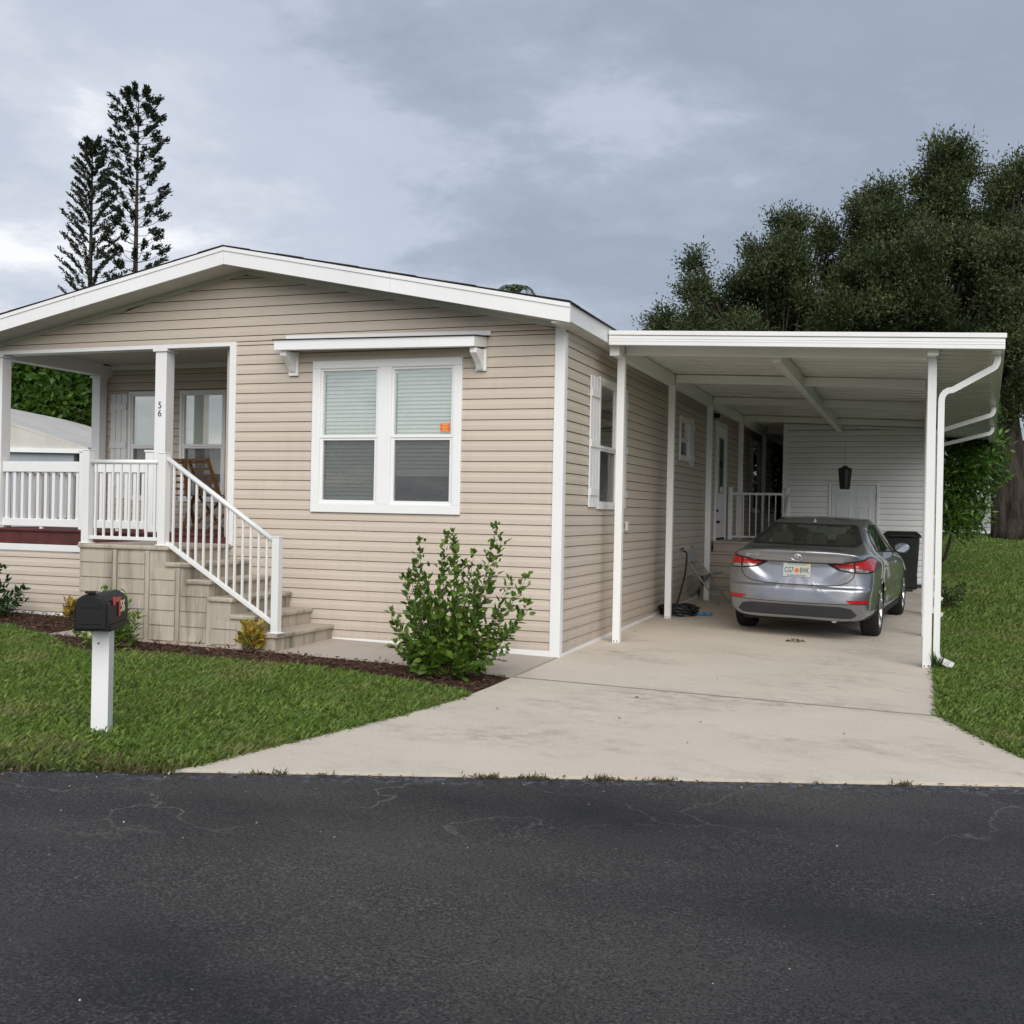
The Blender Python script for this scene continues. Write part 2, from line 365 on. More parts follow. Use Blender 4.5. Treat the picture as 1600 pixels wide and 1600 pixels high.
    def mesh(s, name, mat, smooth=False):
        me = bpy.data.meshes.new(name); me.from_pydata(s.v, [], s.f); me.materials.append(MATS[mat])
        if smooth: me.polygons.foreach_set('use_smooth', [True] * len(me.polygons))
        me.update(); return me
    def obj(s, name, mat, parent=None, local=False, smooth=False, bevel=0, kind=None, root=None, label=None):
        o = link(bpy.data.objects.new(name, s.mesh(name, mat, smooth))); put(o, parent, local)
        if bevel:
            b = o.modifiers.new('bevel', 'BEVEL'); b.width = bevel; b.segments = 2; b.limit_method = 'ANGLE'; b.angle_limit = .6
        if kind: o['kind'] = kind
        if label: o['label'] = label
        return o
def put(o, parent, local=False):
    if parent is None: return o
    o.parent = parent
    if not local: o.matrix_parent_inverse = PINV(parent)
    return o
def PINV(o):
    m = Matrix.Identity(4); chain = []
    while o is not None: chain.append(o); o = o.parent
    for q in reversed(chain):
        if q.name in ROOTM: m = m @ ROOTM[q.name]
        else: m = m @ q.matrix_parent_inverse @ Matrix.LocRotScale(q.location, q.rotation_euler, q.scale)
    return m.inverted()
def npmesh(name, V, F, mat, smooth=False):
    """V (n,3), F (m,k) with equal k"""
    me = bpy.data.meshes.new(name); n = len(V); m_, k = F.shape
    me.vertices.add(n); me.vertices.foreach_set('co', np.ascontiguousarray(V, dtype=np.float32).ravel())
    me.loops.add(m_ * k); me.loops.foreach_set('vertex_index', np.ascontiguousarray(F, dtype=np.int32).ravel())
    me.polygons.add(m_); me.polygons.foreach_set('loop_start', np.arange(m_, dtype=np.int32) * k); me.polygons.foreach_set('loop_total', np.full(m_, k, dtype=np.int32))
    if smooth: me.polygons.foreach_set('use_smooth', np.ones(m_, dtype=bool))
    me.materials.append(MATS[mat]); me.update(calc_edges=True); return me
def unit(a): return a / np.maximum(np.linalg.norm(a, axis=-1, keepdims=True), 1e-9)
def leaves(name, C, A, L_, W_, mat, parent=None, up_bias=.5, kind=None, mid=.45, droop=0., ovate=False):
    """one leaf for each centre C along axis A, length L_, width W_"""
    n = len(C); C = np.asarray(C, float); A = unit(np.asarray(A, float)); L_ = np.broadcast_to(np.asarray(L_, float), (n,))[:, None]; W_ = np.broadcast_to(np.asarray(W_, float), (n,))[:, None]
    nn = rng.normal(size=(n, 3)); nn[:, 2] += up_bias * 2; nn = unit(nn - A * (nn * A).sum(1, keepdims=True)); sdv = np.cross(A, nn)
    V = np.empty((n, 4, 3)); V[:, 0] = C; V[:, 1] = C + A * L_ * mid + sdv * W_ / 2 + nn * W_ * .18; V[:, 2] = C + A * L_ - nn * L_ * droop; V[:, 3] = C + A * L_ * mid - sdv * W_ / 2 + nn * W_ * .18
    F = np.arange(n * 4).reshape(n, 4)
    if ovate:      # six-sided leaf, widest below the middle, folded a little along the midrib
        V = np.empty((n, 6, 3)); q = nn * W_ * .14
        V[:, 0] = C; V[:, 1] = C + A * L_ * .24 + sdv * W_ * .40 + q; V[:, 2] = C + A * L_ * .58 + sdv * W_ * .45 + q - nn * L_ * droop * .4; V[:, 3] = C + A * L_ - nn * L_ * droop
        V[:, 4] = C + A * L_ * .58 - sdv * W_ * .45 + q - nn * L_ * droop * .4; V[:, 5] = C + A * L_ * .24 - sdv * W_ * .40 + q
        b_ = np.arange(n * 6).reshape(n, 6); F = np.concatenate([b_[:, [0, 1, 2, 3]], b_[:, [0, 3, 4, 5]]])
    o = link(bpy.data.objects.new(name, npmesh(name, V.reshape(-1, 3), F, mat)))
    put(o, parent)
    if kind: o['kind'] = kind
    return o
def text_mesh(txt, size, mat, extrude=.0015, font_shear=0., bold=0.):
    cu = bpy.data.curves.new('lettering', 'FONT'); cu.body = txt; cu.size = size; cu.align_x = 'CENTER'; cu.align_y = 'CENTER'; cu.extrude = extrude; cu.shear = font_shear; cu.offset = bold
    o = bpy.data.objects.new('lettering_tmp', cu); COL.objects.link(o)
    dg = bpy.context.evaluated_depsgraph_get(); dg.update(); me = bpy.data.meshes.new_from_object(o.evaluated_get(dg))
    bpy.data.objects.remove(o); me.materials.clear(); me.materials.append(MATS[mat]); return me
def lettering(txt, size, mat, parent, origin, xdir, ydir, local=False, sx=1.0, **k):
    me = text_mesh(txt, size, mat, **k); X = Vector(xdir).normalized(); Y = Vector(ydir).normalized(); Z = X.cross(Y)
    T = Matrix(((X.x * sx, Y.x, Z.x, origin[0]), (X.y * sx, Y.y, Z.y, origin[1]), (X.z * sx, Y.z, Z.z, origin[2]), (0, 0, 0, 1)))
    me.transform(T); o = link(bpy.data.objects.new('lettering', me)); put(o, parent, local); return o
def inpoly(X, Y, P):
    P = np.asarray(P); r = np.zeros(np.shape(X), bool); j = len(P) - 1
    for i in range(len(P)):
        c_ = ((P[i, 1] > Y) != (P[j, 1] > Y)) & (X < (P[j, 0] - P[i, 0]) * (Y - P[i, 1]) / (P[j, 1] - P[i, 1] + 1e-12) + P[i, 0]); r ^= c_; j = i
    return r
class Frame:     # wall frame: u along the wall, n outwards, z up
    def __init__(s, o, u, n): s.o = Vector(o); s.u = Vector(u); s.n = Vector(n)
    def p(s, u, n, z): q = s.o + s.u * u + s.n * n; return (q.x, q.y, q.z + z)
    def box(s, mb, u0_, u1_, n0, n1, z0, z1):
        P = [s.p(*t) for t in ((u0_, n0, z0), (u1_, n0, z0), (u1_, n1, z0), (u0_, n1, z0), (u0_, n0, z1), (u1_, n0, z1), (u1_, n1, z1), (u0_, n1, z1))]
        if s.u.cross(s.n).z * (u1_ - u0_) * (n1 - n0) < 0: P = [P[i] for i in (3, 2, 1, 0, 7, 6, 5, 4)]
        return mb.hexa(P)
CO, Z0 = .1016, .0356
def board(fr, parent, ub0, ub1, z0, z1, ut0=None, ut1=None, mat='siding_beige', gap=.0058):
    """one lap siding course; bottom edge ub0..ub1 at z0, top edge ut0..ut1 at z1"""
    ut0 = ub0 if ut0 is None else ut0; ut1 = ub1 if ut1 is None else ut1
    z1 -= gap; hh = z1 - z0; prof = [(-.004, .003), (.0120, 0), (.0130, .004), (.0118, .52 * hh), (.0075, .66 * hh), (.0035, hh), (-.004, hh)]
    b = MB(); vs = []
    for e0, e1 in ((ub0, ut0), (ub1, ut1)):
        for n_, dz in prof: vs.append(fr.p(e0 + (e1 - e0) * dz / hh, n_, z0 + dz))
    k = len(prof); fs = [(i, i + 1, k + i + 1, k + i) for i in range(k - 1)] + [tuple(reversed(range(k))), tuple(range(k, 2 * k))]
    if fr.u.cross(fr.n).z < 0: fs = [tuple(reversed(f)) for f in fs]
    b.add(vs, fs); return b.obj('siding_board', mat, parent)
def clad(fr, parent, a, b, z0, z1, holes=(), mat='siding_beige', roof=None, seam=3.66, co=CO, zoff=Z0):
    """cover a wall with siding courses, cut round holes (u0,u1,z0,z1); roof(z)->(umin,umax) clips a gable"""
    n = int(math.floor((z0 - zoff) / co)); z = zoff + n * co
    while z < z1 - .004:
        za, zb = max(z, z0), min(z + co, z1)
        if zb - za > .008:
            lo, hi = a, b
            cuts = sorted([h_ for h_ in holes if h_[2] < zb - .015 and h_[3] > za + .015])
            segs = []; x = lo
            for h_ in cuts:
                if h_[0] > x: segs.append([x, h_[0]])
                x = max(x, h_[1])
            if x < hi: segs.append([x, hi])
            out = []
            for s0, s1 in segs:
                off = ((n * 2) % 5) * .73; k = math.ceil((s0 - off) / seam); p = s0
                while True:
                    q = off + k * seam; k += 1
                    if q <= p + .4: continue
                    if q >= s1 - .4: break
                    out.append((p, q - .0008)); p = q + .0008
                out.append((p, s1))
            for h_ in cuts:        # slivers of the course above and below an opening
                if h_[2] > za + .012: board(fr, parent, h_[0], h_[1], za, h_[2], mat=mat)
                if h_[3] < zb - .012: board(fr, parent, h_[0], h_[1], h_[3], zb, mat=mat)
            for s0, s1 in out:
                if roof:
                    l0, h0 = roof(za); l1, h1 = roof(zb); b0, b1 = max(s0, l0), min(s1, h0); t0, t1 = max(s0, l1), min(s1, h1)
                    if b1 - b0 < .05: continue
                    if t1 < t0: t0 = t1 = (t0 + t1) / 2
                    board(fr, parent, b0, b1, za, zb, t0, t1, mat)
                elif s1 - s0 > .01: board(fr, parent, s0, s1, za, zb, mat=mat)
        z += co; n += 1
def wall_slab(fr, a, b, z0, z1, holes, thick=.12):
    us = sorted({a, b, *[h_[0] for h_ in holes], *[h_[1] for h_ in holes]}); zs = sorted({z0, z1, *[h_[2] for h_ in holes], *[h_[3] for h_ in holes]}); mb = MB()
    for i in range(len(us) - 1):
        for j in range(len(zs) - 1):
            uc, zc = (us[i] + us[i + 1]) / 2, (zs[j] + zs[j + 1]) / 2
            if any(h_[0] < uc < h_[1] and h_[2] < zc < h_[3] for h_ in holes): continue
            fr.box(mb, us[i], us[i + 1], -thick, 0, zs[j], zs[j + 1])
    return mb

# ================================================================== THE SETTING
def sheet(name, poly, dz, mat, step=.6, thick=0.0, label=None):
    """a ground sheet over a polygon, following the fall of the ground, with an edge of given thickness"""
    me = bpy.data.meshes.new(name); import bmesh
    bm = bmesh.new(); vs = [bm.verts.new((x, y, 0)) for x, y in poly]; f = bm.faces.new(vs)
    xs = [p[0] for p in poly]; ys = [p[1] for p in poly]
    def cuts(lo, hi, ax):
        k = math.floor(lo / step) + 1
        while k * step < hi:
            co = (k * step, 0, 0) if ax == 0 else (0, k * step, 0); no = (1, 0, 0) if ax == 0 else (0, 1, 0)
            bmesh.ops.bisect_plane(bm, geom=bm.verts[:] + bm.edges[:] + bm.faces[:], plane_co=co, plane_no=no); k += 1
    cuts(min(xs), max(xs), 0); cuts(min(ys), max(ys), 1)
    for v_ in bm.verts: v_.co.z = zg(v_.co.x, v_.co.y) + dz
    if thick:
        bed = [e_ for e_ in bm.edges if e_.is_boundary]; r = bmesh.ops.extrude_edge_only(bm, edges=bed)
        for g in r['geom']:
            if isinstance(g, bmesh.types.BMVert): g.co.z -= thick
    bmesh.ops.recalc_face_normals(bm, faces=bm.faces[:])
    bm.to_mesh(me); bm.free(); me.materials.append(MATS[mat])
    o = link(bpy.data.objects.new(name, me)); o['kind'] = 'structure'
    if label: o['label'] = label
    return o
RD = Vector((.9217, .3885, 0)); RN = Vector((.3885, -.9217, 0)); RE = Vector((1.302, -4.205, 0))   # road edge direction, normal to the road, a point on it
def redge(t, off=0): q = RE + RD * t + RN * off; return (q.x, q.y)
# terrain sheet out to the horizon
gx = np.concatenate([np.linspace(-220, -40, 13), np.linspace(-36, 40, 39), np.linspace(48, 220, 12)]); gy = np.concatenate([np.linspace(-120, -24, 9), np.linspace(-20, 40, 41), np.linspace(48, 300, 14)])
GX, GY = np.meshgrid(gx, gy, indexing='ij'); GZ = np.vectorize(zg)(np.clip(GX, -60, 60), GY) - .035
V = np.stack([GX, GY, GZ], -1).reshape(-1, 3); ny = len(gy); idx = np.arange(len(V)).reshape(len(gx), ny)
F = np.stack([idx[:-1, :-1], idx[1:, :-1], idx[1:, 1:], idx[:-1, 1:]], -1).reshape(-1, 4)
o = link(bpy.data.objects.new('ground', npmesh('ground', V, F, 'far_ground', True))); o['kind'] = 'structure'; tag(o, 'grassy ground rising gently behind the homes')
sheet('road', [redge(-45), redge(45), redge(45, 9), redge(-45, 9)][::-1], -.014, 'asphalt', 3.0, label='dark sealed asphalt road with pale aggregate and hairline cracks')
DRV_L = [(-.60, -5.068), (-.56, -4.91), (-.462, -4.425), (-.333, -3.9), (-.165, -3.137), (-.016, -2.221), (.0, -1.8), (0, -1.254)]
DRV_R = [(3.37, -1.258), (3.60, -1.87), (3.851, -2.439), (4.35, -2.92)]
apron = [(0, -1.258)] + DRV_L[::-1][1:] + [redge(-2.05, -.02)] + [redge(3.3, -.02)] + DRV_R[::-1]
sheet('driveway', apron, .0, 'driveway_concrete', .6, .06, 'pale concrete driveway apron widening to the road')
sheet('carport_slab', [(0.012, -1.242), (3.37, -1.242), (3.37, 12.2), (0.012, 12.2)], .0, 'driveway_concrete', .6, .06, 'pale stained concrete slab under the carport')
sheet('walkway', [(-4.95, -1.24), (-2.5, -1.10), (-1.28, -1.118), (-.19, -1.225), (-.012, -1.235), (-.012, 0.05), (-4.95, 0.05)], .002, 'walk_concrete', .5, .06, 'narrow concrete strip along the front wall')
MUL = [(-9.0, -.7), (-7, -.86), (-5.77, -1.04), (-4.62, -1.55), (-4.2, -1.9), (-3.83, -2.02), (-3.45, -1.88), (-2.97, -1.80), (-2.18, -1.78), (-1.57, -1.74), (-.88, -1.91), (-.3, -2.08), (-.03, -2.18)]
mulch_poly = MUL + [(-.02, -1.5), (-.02, -1.27), (-.19, -1.21), (-1.28, -1.10), (-2.5, -1.09), (-4.9, -1.22), (-4.93, .05), (-9, .05)]
sheet('mulch_bed', mulch_poly, -.006, 'mulch_soil', .4, .05, 'brown bark mulch bed along the front of the house')
lawnL = MUL[::-1] + [(-14, -1.0), redge(-18, -.0), redge(-2.08, .0)] + DRV_L[1:6]
sheet('lawn', lawnL, -.012, 'lawn_soil', .6, label='green mown lawn between the road and the mulch bed')
lawnR = [(3.375, -1.25), (3.605, -1.87), (3.856, -2.439), (4.355, -2.92), redge(3.35), redge(14), (20, 40), (3.375, 40)]
sheet('lawn', lawnR, -.012, 'lawn_soil', 1.2, label='green lawn beside the carport running back to the neighbours')

def grass(name, polys, box, dens, h_, w_, mat, label, keep=None):
    x0, x1, y0, y1 = box; n = int((x1 - x0) * (y1 - y0) * dens); X = rng.uniform(x0, x1, n); Y = rng.uniform(y0, y1, n)
    k = np.zeros(n, bool)
    for p in polys: k |= inpoly(X, Y, p)
    if keep is not None: k &= keep(X, Y)
    X, Y = X[k], Y[k]; n = len(X); r = np.clip(Y - 8, 0, 16); Z = -.017 * X + .016 * np.minimum(Y, 40) + .0025 * r * r - .014
    C = np.stack([X, Y, Z], -1); a = rng.uniform(0, 2 * np.pi, n); ln = np.abs(rng.normal(.0, .75, n)); A = np.stack([np.cos(a) * ln, np.sin(a) * ln, np.ones(n)], -1); A = unit(A)
    hh = (h_ * rng.uniform(.5, 1.25, n))[:, None]; sd_ = np.stack([-np.sin(a + .6), np.cos(a + .6), np.zeros(n)], -1) * (w_ * rng.uniform(.7, 1.3, n))[:, None] / 2
    V = np.empty((n, 4, 3)); V[:, 0] = C - sd_; V[:, 1] = C + sd_; V[:, 2] = C + A * hh * .6 + sd_ * .75; V[:, 3] = C + A * hh + np.stack([np.cos(a), np.sin(a), -.4 * np.ones(n)], -1) * hh * .25
    F = np.concatenate([np.arange(n * 4).reshape(n, 4)[:, [0, 1, 2]], np.arange(n * 4).reshape(n, 4)[:, [0, 2, 3]]])
    o = link(bpy.data.objects.new(name, npmesh(name, V.reshape(-1, 3), F, mat))); tag(o, label, 'grass', None, 'stuff'); return o
grass('grass_blades', [lawnL], (-8.5, .1, -7.6, -.7), 4600, .066, .0105, 'grass', 'short dense green grass on the front lawn')
grass('grass_blades', [lawnR], (3.36, 6.6, -3.4, 5.5), 3800, .064, .0105, 'grass', 'short dense green grass beside the carport post')
grass('grass_blades', [lawnR], (3.36, 11, 5.5, 24), 900, .07, .018, 'grass', 'green grass on the lawn behind the carport post')
def near_road(X, Y): d = (X - RE.x) * RN.x + (Y - RE.y) * RN.y; return (d > -.28 - .18 * np.sin(X * 3.1) * np.sin(X * 7.7)) & (d < .06)
grass('lawn_fringe', [[redge(-18, -.6), redge(-2.05, -.6), redge(-2.05, .08), redge(-18, .08)]], (-8.5, .2, -8.5, -4.2), 3800, .062, .009, 'grass_edge', 'ragged dry grass fringe along the road edge', near_road)
def tufts(name, spots, mat, label):
    X = []; Y = []
    for t, off, k, sp in spots:
        q = redge(t, off); X += list(rng.normal(q[0], sp, k)); Y += list(q[1] + (np.array(X[-k:]) - q[0]) * RD.y / RD.x + rng.normal(0, .012, k))
    X = np.array(X); Y = np.array(Y); n = len(X); C = np.stack([X, Y, -.017 * X + .016 * Y - .02], -1); A = rng.normal(size=(n, 3)) * [1, 1, .4]; A[:, 2] = np.abs(A[:, 2]) + .35
    o = leaves(name, C, A, rng.uniform(.02, .055, n), .008, mat); return tag(o, label, 'weeds', None, 'stuff')
tufts('weeds', [(-.35, .0, 90, .05), (-.1, .0, 130, .06), (.3, .0, 120, .06), (.62, .0, 60, .04), (2.0, .0, 60, .04), (-1.62, .0, 40, .03), (-1.5, .0, 30, .03), (-1.25, .0, 25, .03)], 'weed', 'small brownish weeds along the driveway edge at the road')
# blades straying over the concrete and the mulch edge
def edge_blades(line, n, sp, label, side=0.):
    P = np.array(line); seg = np.linalg.norm(np.diff(P, axis=0), axis=1); t = rng.uniform(0, seg.sum(), n); cum = np.concatenate([[0], np.cumsum(seg)]); k = np.clip(np.searchsorted(cum, t) - 1, 0, len(seg) - 1); f = (t - cum[k]) / seg[k]
    Q = P[k] + (P[k + 1] - P[k]) * f[:, None]; wob = .5 + .5 * np.sin(t * 9.) * np.sin(t * 23. + 1); Q = Q + rng.normal(size=(n, 2)) * (sp * (.35 + wob))[:, None]; Q[:, 0] += side
    C = np.stack([Q[:, 0], Q[:, 1], -.017 * Q[:, 0] + .016 * Q[:, 1] - .008], -1); A = rng.normal(size=(n, 3)); A[:, 2] = np.abs(A[:, 2]) * .7 + .25
    tag(leaves('edge_grass', C, A, rng.uniform(.03, .085, n), .009, 'grass', droop=.25), label, 'grass', None, 'stuff')
edge_blades(DRV_L[1:6], 2600, .022, 'grass blades straying over the left driveway edge', -.01); edge_blades([(3.375, 4), (3.375, -1.25)] + DRV_R[1:], 2600, .022, 'grass blades straying over the right driveway edge', .012)
edge_blades(MUL[2:], 3000, .03, 'grass blades straying over the mulch edge')
def scatter(name, n, fn, size, mat, label, cat, dz=.004, flat=.3):
    P = np.array([fn() for _ in range(n)]); C = np.stack([P[:, 0], P[:, 1], -.017 * P[:, 0] + .016 * P[:, 1] + dz], -1); A = rng.normal(size=(n, 3)) * [1, 1, flat]
    tag(leaves(name, C, A, size * rng.uniform(.4, 1.3, n), size * .6, mat, up_bias=1.5), label, cat, None, 'stuff')
scatter('fallen_leaves', 70, lambda: (random.uniform(-7, -.4), random.uniform(-5.2, -1.3)), .05, 'dead_leaf', 'scattered dry leaves lying on the lawn and mulch', 'leaves', .03)
scatter('fallen_leaves', 9, lambda: (random.uniform(.1, 3.3), random.uniform(-3.2, 2.6)), .035, 'dead_leaf', 'few small dry leaves on the driveway', 'leaves', .006)
scatter('road_grit', 130, lambda: redge(random.uniform(-5, 5), random.random() ** 2 * 4.2 + .02), 0.011, 'plate_white', 'small pale grit on the asphalt road', 'grit', -.008)
scatter('road_grit', 260, lambda: redge(random.uniform(-6, 4), abs(random.gauss(.02, .05))), .03, 'dead_leaf', 'dry clippings along the road edge', 'grit', -.006)
# dark open joints in the concrete
for nm, P_ in (('slab_joint', [(-.004, -1.266), (3.37, -1.266), (3.37, -1.234), (-.004, -1.234)]), ('slab_joint', [(-.014, -1.24), (.014, -1.24), (.014, -.02), (-.014, -.02)])): sheet(nm, P_, .003, 'joint_dirt', 2.0, label='thin dark joint between the concrete slabs')
# bark chips
n = 15000; X = rng.uniform(-9, 0, n); Y = rng.uniform(-2.2, .05, n); k = inpoly(X, Y, mulch_poly); X, Y = X[k], Y[k]; n = len(X)
C = np.stack([X, Y, -.017 * X + .016 * Y + rng.uniform(-.004, .02, n)], -1); A = rng.normal(size=(n, 3)) * [1, 1, .28]
tag(leaves('mulch_chips', C, A, rng.uniform(.02, .075, n), rng.uniform(.008, .02, n), 'chip', up_bias=1.2), 'loose brown bark chips spread over the bed', 'mulch', None, 'stuff')
# dead leaves on concrete and road
pts = [(2.02, 2.55), (-.05, -2.7), (.62, -1.1), (.35, -1.75), (.9, -1.9), (.1, -2.35), (2.6, 1.4)]
# ================================================================== THE HOUSE
HW = 7.08; RX = -HW / 2; SLOPE = .2; DECK = 1.075; PY = 2.0; HL = 17.4
house = thing('house', (0, 0, 0), 'beige lap-sided mobile home with white trim, low gable and front porch', 'house')
FF = Frame((0, 0, 0), (1, 0, 0), (0, -1, 0)); FS = Frame((0, 0, 0), (0, 1, 0), (1, 0, 0)); FP = Frame((0, PY, 0), (1, 0, 0), (0, -1, 0))
def gable(z): w = (3.842 - z) / SLOPE; return (RX - w, RX + w)
W1 = (-2.70, -1.03, 1.335, 2.888); holeW1 = (-2.62, -1.11, 1.42, 2.81)
front_holes = [W1]
# front wall core
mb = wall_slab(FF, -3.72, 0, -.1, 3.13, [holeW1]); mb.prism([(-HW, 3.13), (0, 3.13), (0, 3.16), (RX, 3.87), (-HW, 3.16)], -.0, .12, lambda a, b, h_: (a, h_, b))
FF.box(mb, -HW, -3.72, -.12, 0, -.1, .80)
front_wall = mb.obj('front_wall', 'lap_shade_core', house)
clad(FF, front_wall, -3.636, -.062, 0.02, 3.125, [W1])
clad(FF, front_wall, -HW + .06, -.062, 3.125, 3.83, (), roof=gable)
clad(FF, front_wall, -HW + .06, -4.70, .10, .822)
clad(FF, front_wall, -4.70, -3.636, .10, .95)
# side wall
SW1 = (1.21, 2.07, 1.42, 2.82); SW2 = (5.45, 6.14, 2.15, 2.78); SD = (8.43, 9.50, .92, 2.96); SW3 = (12.76, 13.9, 1.45, 2.93)
ins = lambda r, d: (r[0] + d, r[1] - d, r[2] + d, r[3] - d)
side_wall = wall_slab(FS, 0, HL, -.1, 3.14, [ins(SW1, .05), ins(SW2, .05), ins(SW3, .05)]).obj('side_wall', 'lap_shade_core', house)
clad(FS, side_wall, .062, HL, .03, 3.09, [SW1, SW2, SD, SW3])
# porch walls
back_wall = wall_slab(FP, -HW, -3.72, .85, 3.25, [(-6.60, -5.98, 1.46, 2.82), (-5.79, -5.17, 1.46, 2.82)]).obj('porch_back_wall', 'lap_shade_core', house)
PW1 = (-6.64, -5.94, 1.42, 2.86); PW2 = (-5.83, -5.13, 1.42, 2.86)
clad(FP, back_wall, -7.02, -3.73, DECK, 3.15, [PW1, PW2])
MB().box(-3.84, -3.72, .12, PY, .8, 3.2).obj('porch_side_wall', 'siding_beige', house)
MB().box(-HW, -HW + .12, PY + .12, HL, -.1, 3.14).obj('far_side_wall', 'siding_beige', house)
MB().box(-HW + .12, -.12, HL - .12, HL, -.1, 3.14).obj('rear_wall', 'siding_beige', house)
# trims
def trim(name, *bx, mat='white_vinyl', parent=house, bevel=.004):
    mb = MB()
    for b in bx: mb.box(*b)
    return mb.obj(name, mat, parent, bevel=bevel)
trim('corner_trim', (-.080, .022, -.022, .0, -.02, 3.19), (.0, .022, .0, .075, -.02, 3.10))
trim('corner_trim', (-HW - .02, -HW + .08, -.022, 0, .82, 3.17))
for x0, x1 in ((-2.42, -.080),): trim('bottom_trim', (x0, x1, -.024, .0, zg((x0 + x1) / 2, 0) - .03, zg((x0 + x1) / 2, 0) + .034))
mb = MB(); mb.hexa([(0, .075, zg(0, 0) - .02), (.024, .075, zg(0, 0) - .02), (.024, HL, zg(0, 6.5)), (0, HL, zg(0, 6.5)), (0, .075, zg(0, 0) + .03), (.024, .075, zg(0, 0) + .03), (.024, 8, zg(0, 8) + .03), (0, 8, zg(0, 8) + .03)]).obj('bottom_trim', 'white_vinyl', house)
trim('bottom_trim', (-HW, -4.73, -.02, 0, .09, .125))
trim('porch_corner_trim', (-3.716, -3.636, -.024, .0, .95, 3.122))
trim('porch_header_trim', (-HW - .02, -3.716, -.024, .004, 3.078, 3.122))
trim('porch_header', (-HW, -3.72, .004, .16, 3.082, 3.20), mat='white_paint')
trim('porch_side_header', (-HW, -HW + .16, .16, PY, 3.06, 3.20), mat='white_paint')
trim('porch_frieze', (-7.0, -3.73, PY - .03, PY - .014, 3.146, 3.215), mat='white_paint')
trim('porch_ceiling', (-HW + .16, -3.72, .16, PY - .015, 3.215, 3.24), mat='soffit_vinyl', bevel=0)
trim('porch_back_corner_trim', (-HW - .02, -7.0, PY - .03, PY, DECK, 3.146))
# side eave frieze and soffit
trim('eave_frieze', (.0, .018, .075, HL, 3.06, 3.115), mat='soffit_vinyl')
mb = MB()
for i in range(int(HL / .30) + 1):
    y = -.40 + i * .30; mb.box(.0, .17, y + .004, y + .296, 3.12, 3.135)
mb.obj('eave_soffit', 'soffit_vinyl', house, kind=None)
# roof: two slopes, fascia boards, soffit panels under the gable overhang
OH = .40; EX = .186
def rz(x): return 4.03 - abs(x - RX) * SLOPE
for sgn in (1, -1):
    xe = RX + sgn * (HW / 2 + EX); ze = rz(xe)
    P = lambda dz: [(RX, -OH, 4.03 + dz), (xe, -OH, ze + dz), (xe, HL + .2, ze + dz), (RX, HL + .2, 4.03 + dz)]
    a = P(-.03); b = P(.0)
    if sgn < 0: a = a[::-1]; b = b[::-1]
    MB().hexa(a + b).obj('roof_deck', 'white_paint', house)
    P2 = [(RX, -OH - .02, 4.035), (xe + sgn * .025, -OH - .02, rz(xe + sgn * .025) + .005), (xe + sgn * .025, HL + .25, rz(xe + sgn * .025) + .005), (RX, HL + .25, 4.035)]
    if sgn < 0: P2 = P2[::-1]
    roof = MB().hexa(P2 + [(p[0], p[1], p[2] + .008) for p in P2]).obj('roof', 'roof_shingle', house)
    # ragged shingle tabs along the rake edge
    for i in range(12):
        t0 = i / 12; t1 = (i + 1) / 12; xa = RX + (xe - RX) * t0; xb = RX + (xe - RX) * t1; jj = random.uniform(0, .012)
        Q = [(xa, -OH - .032, rz(xa) + .014), (xb, -OH - .032, rz(xb) + .014 + .003), (xb, -OH + .3, rz(xb) + .017), (xa, -OH + .3, rz(xa) + .014)]
        if sgn < 0: Q = Q[::-1]
        MB().hexa(Q + [(p[0], p[1], p[2] + .004 + jj * .6) for p in Q]).obj('shingle', 'roof_shingle', roof)
    # rake fascia in two boards with a thin drip strip above
    xm = RX + sgn * 1.9
    for xa, xb in ((RX, xm), (xm, xe)):
        q = .0012 * sgn
        for nm, lo, hi, yo in (('rake_fascia', -.172, -.036, 0.), ('rake_drip_edge', -.0355, .003, .010)):
            A = [(xa + q, -OH - .022 - yo, rz(xa) + lo), (xb - q, -OH - .022 - yo, rz(xb) + lo), (xb - q, -OH, rz(xb) + lo), (xa + q, -OH, rz(xa) + lo)]
            B = [(xa + q, -OH - .022 - yo, rz(xa) + hi), (xb - q, -OH - .022 - yo, rz(xb) + hi), (xb - q, -OH, rz(xb) + hi), (xa + q, -OH, rz(xa) + hi)]
            if sgn < 0: A = A[::-1]; B = B[::-1]
            MB().hexa(A + B).obj(nm, 'white_paint', house)
    # gable soffit panels
    npn = 12
    for i in range(npn):
        xa = RX + (xe - RX) * i / npn; xb = RX + (xe - RX) * (i + .985) / npn
        A = [(xa, -OH, rz(xa) - .150), (xb, -OH, rz(xb) - .150), (xb, -.002, rz(xb) - .150), (xa, -.002, rz(xa) - .150)]
        B = [(p[0], p[1], p[2] + .01) for p in A]
        if sgn < 0: A = A[::-1]; B = B[::-1]
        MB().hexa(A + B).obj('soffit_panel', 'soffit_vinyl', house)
    # gable frieze
    A = [(RX, -.030, 3.835), (RX + sgn * HW / 2, -.030, 3.835 - SLOPE * HW / 2), (RX + sgn * HW / 2, 0, 3.835 - SLOPE * HW / 2), (RX, 0, 3.835)]
    B = [(p[0], p[1], p[2] + .045) for p in A]
    if sgn < 0: A = A[::-1]; B = B[::-1]
    MB().hexa(A + B).obj('gable_frieze', 'soffit_vinyl', house)
    # eave fascia
    MB().box(xe - .02 * sgn, xe, -OH, HL + .2, ze - .16, ze - .031).obj('eave_fascia', 'white_paint', house)
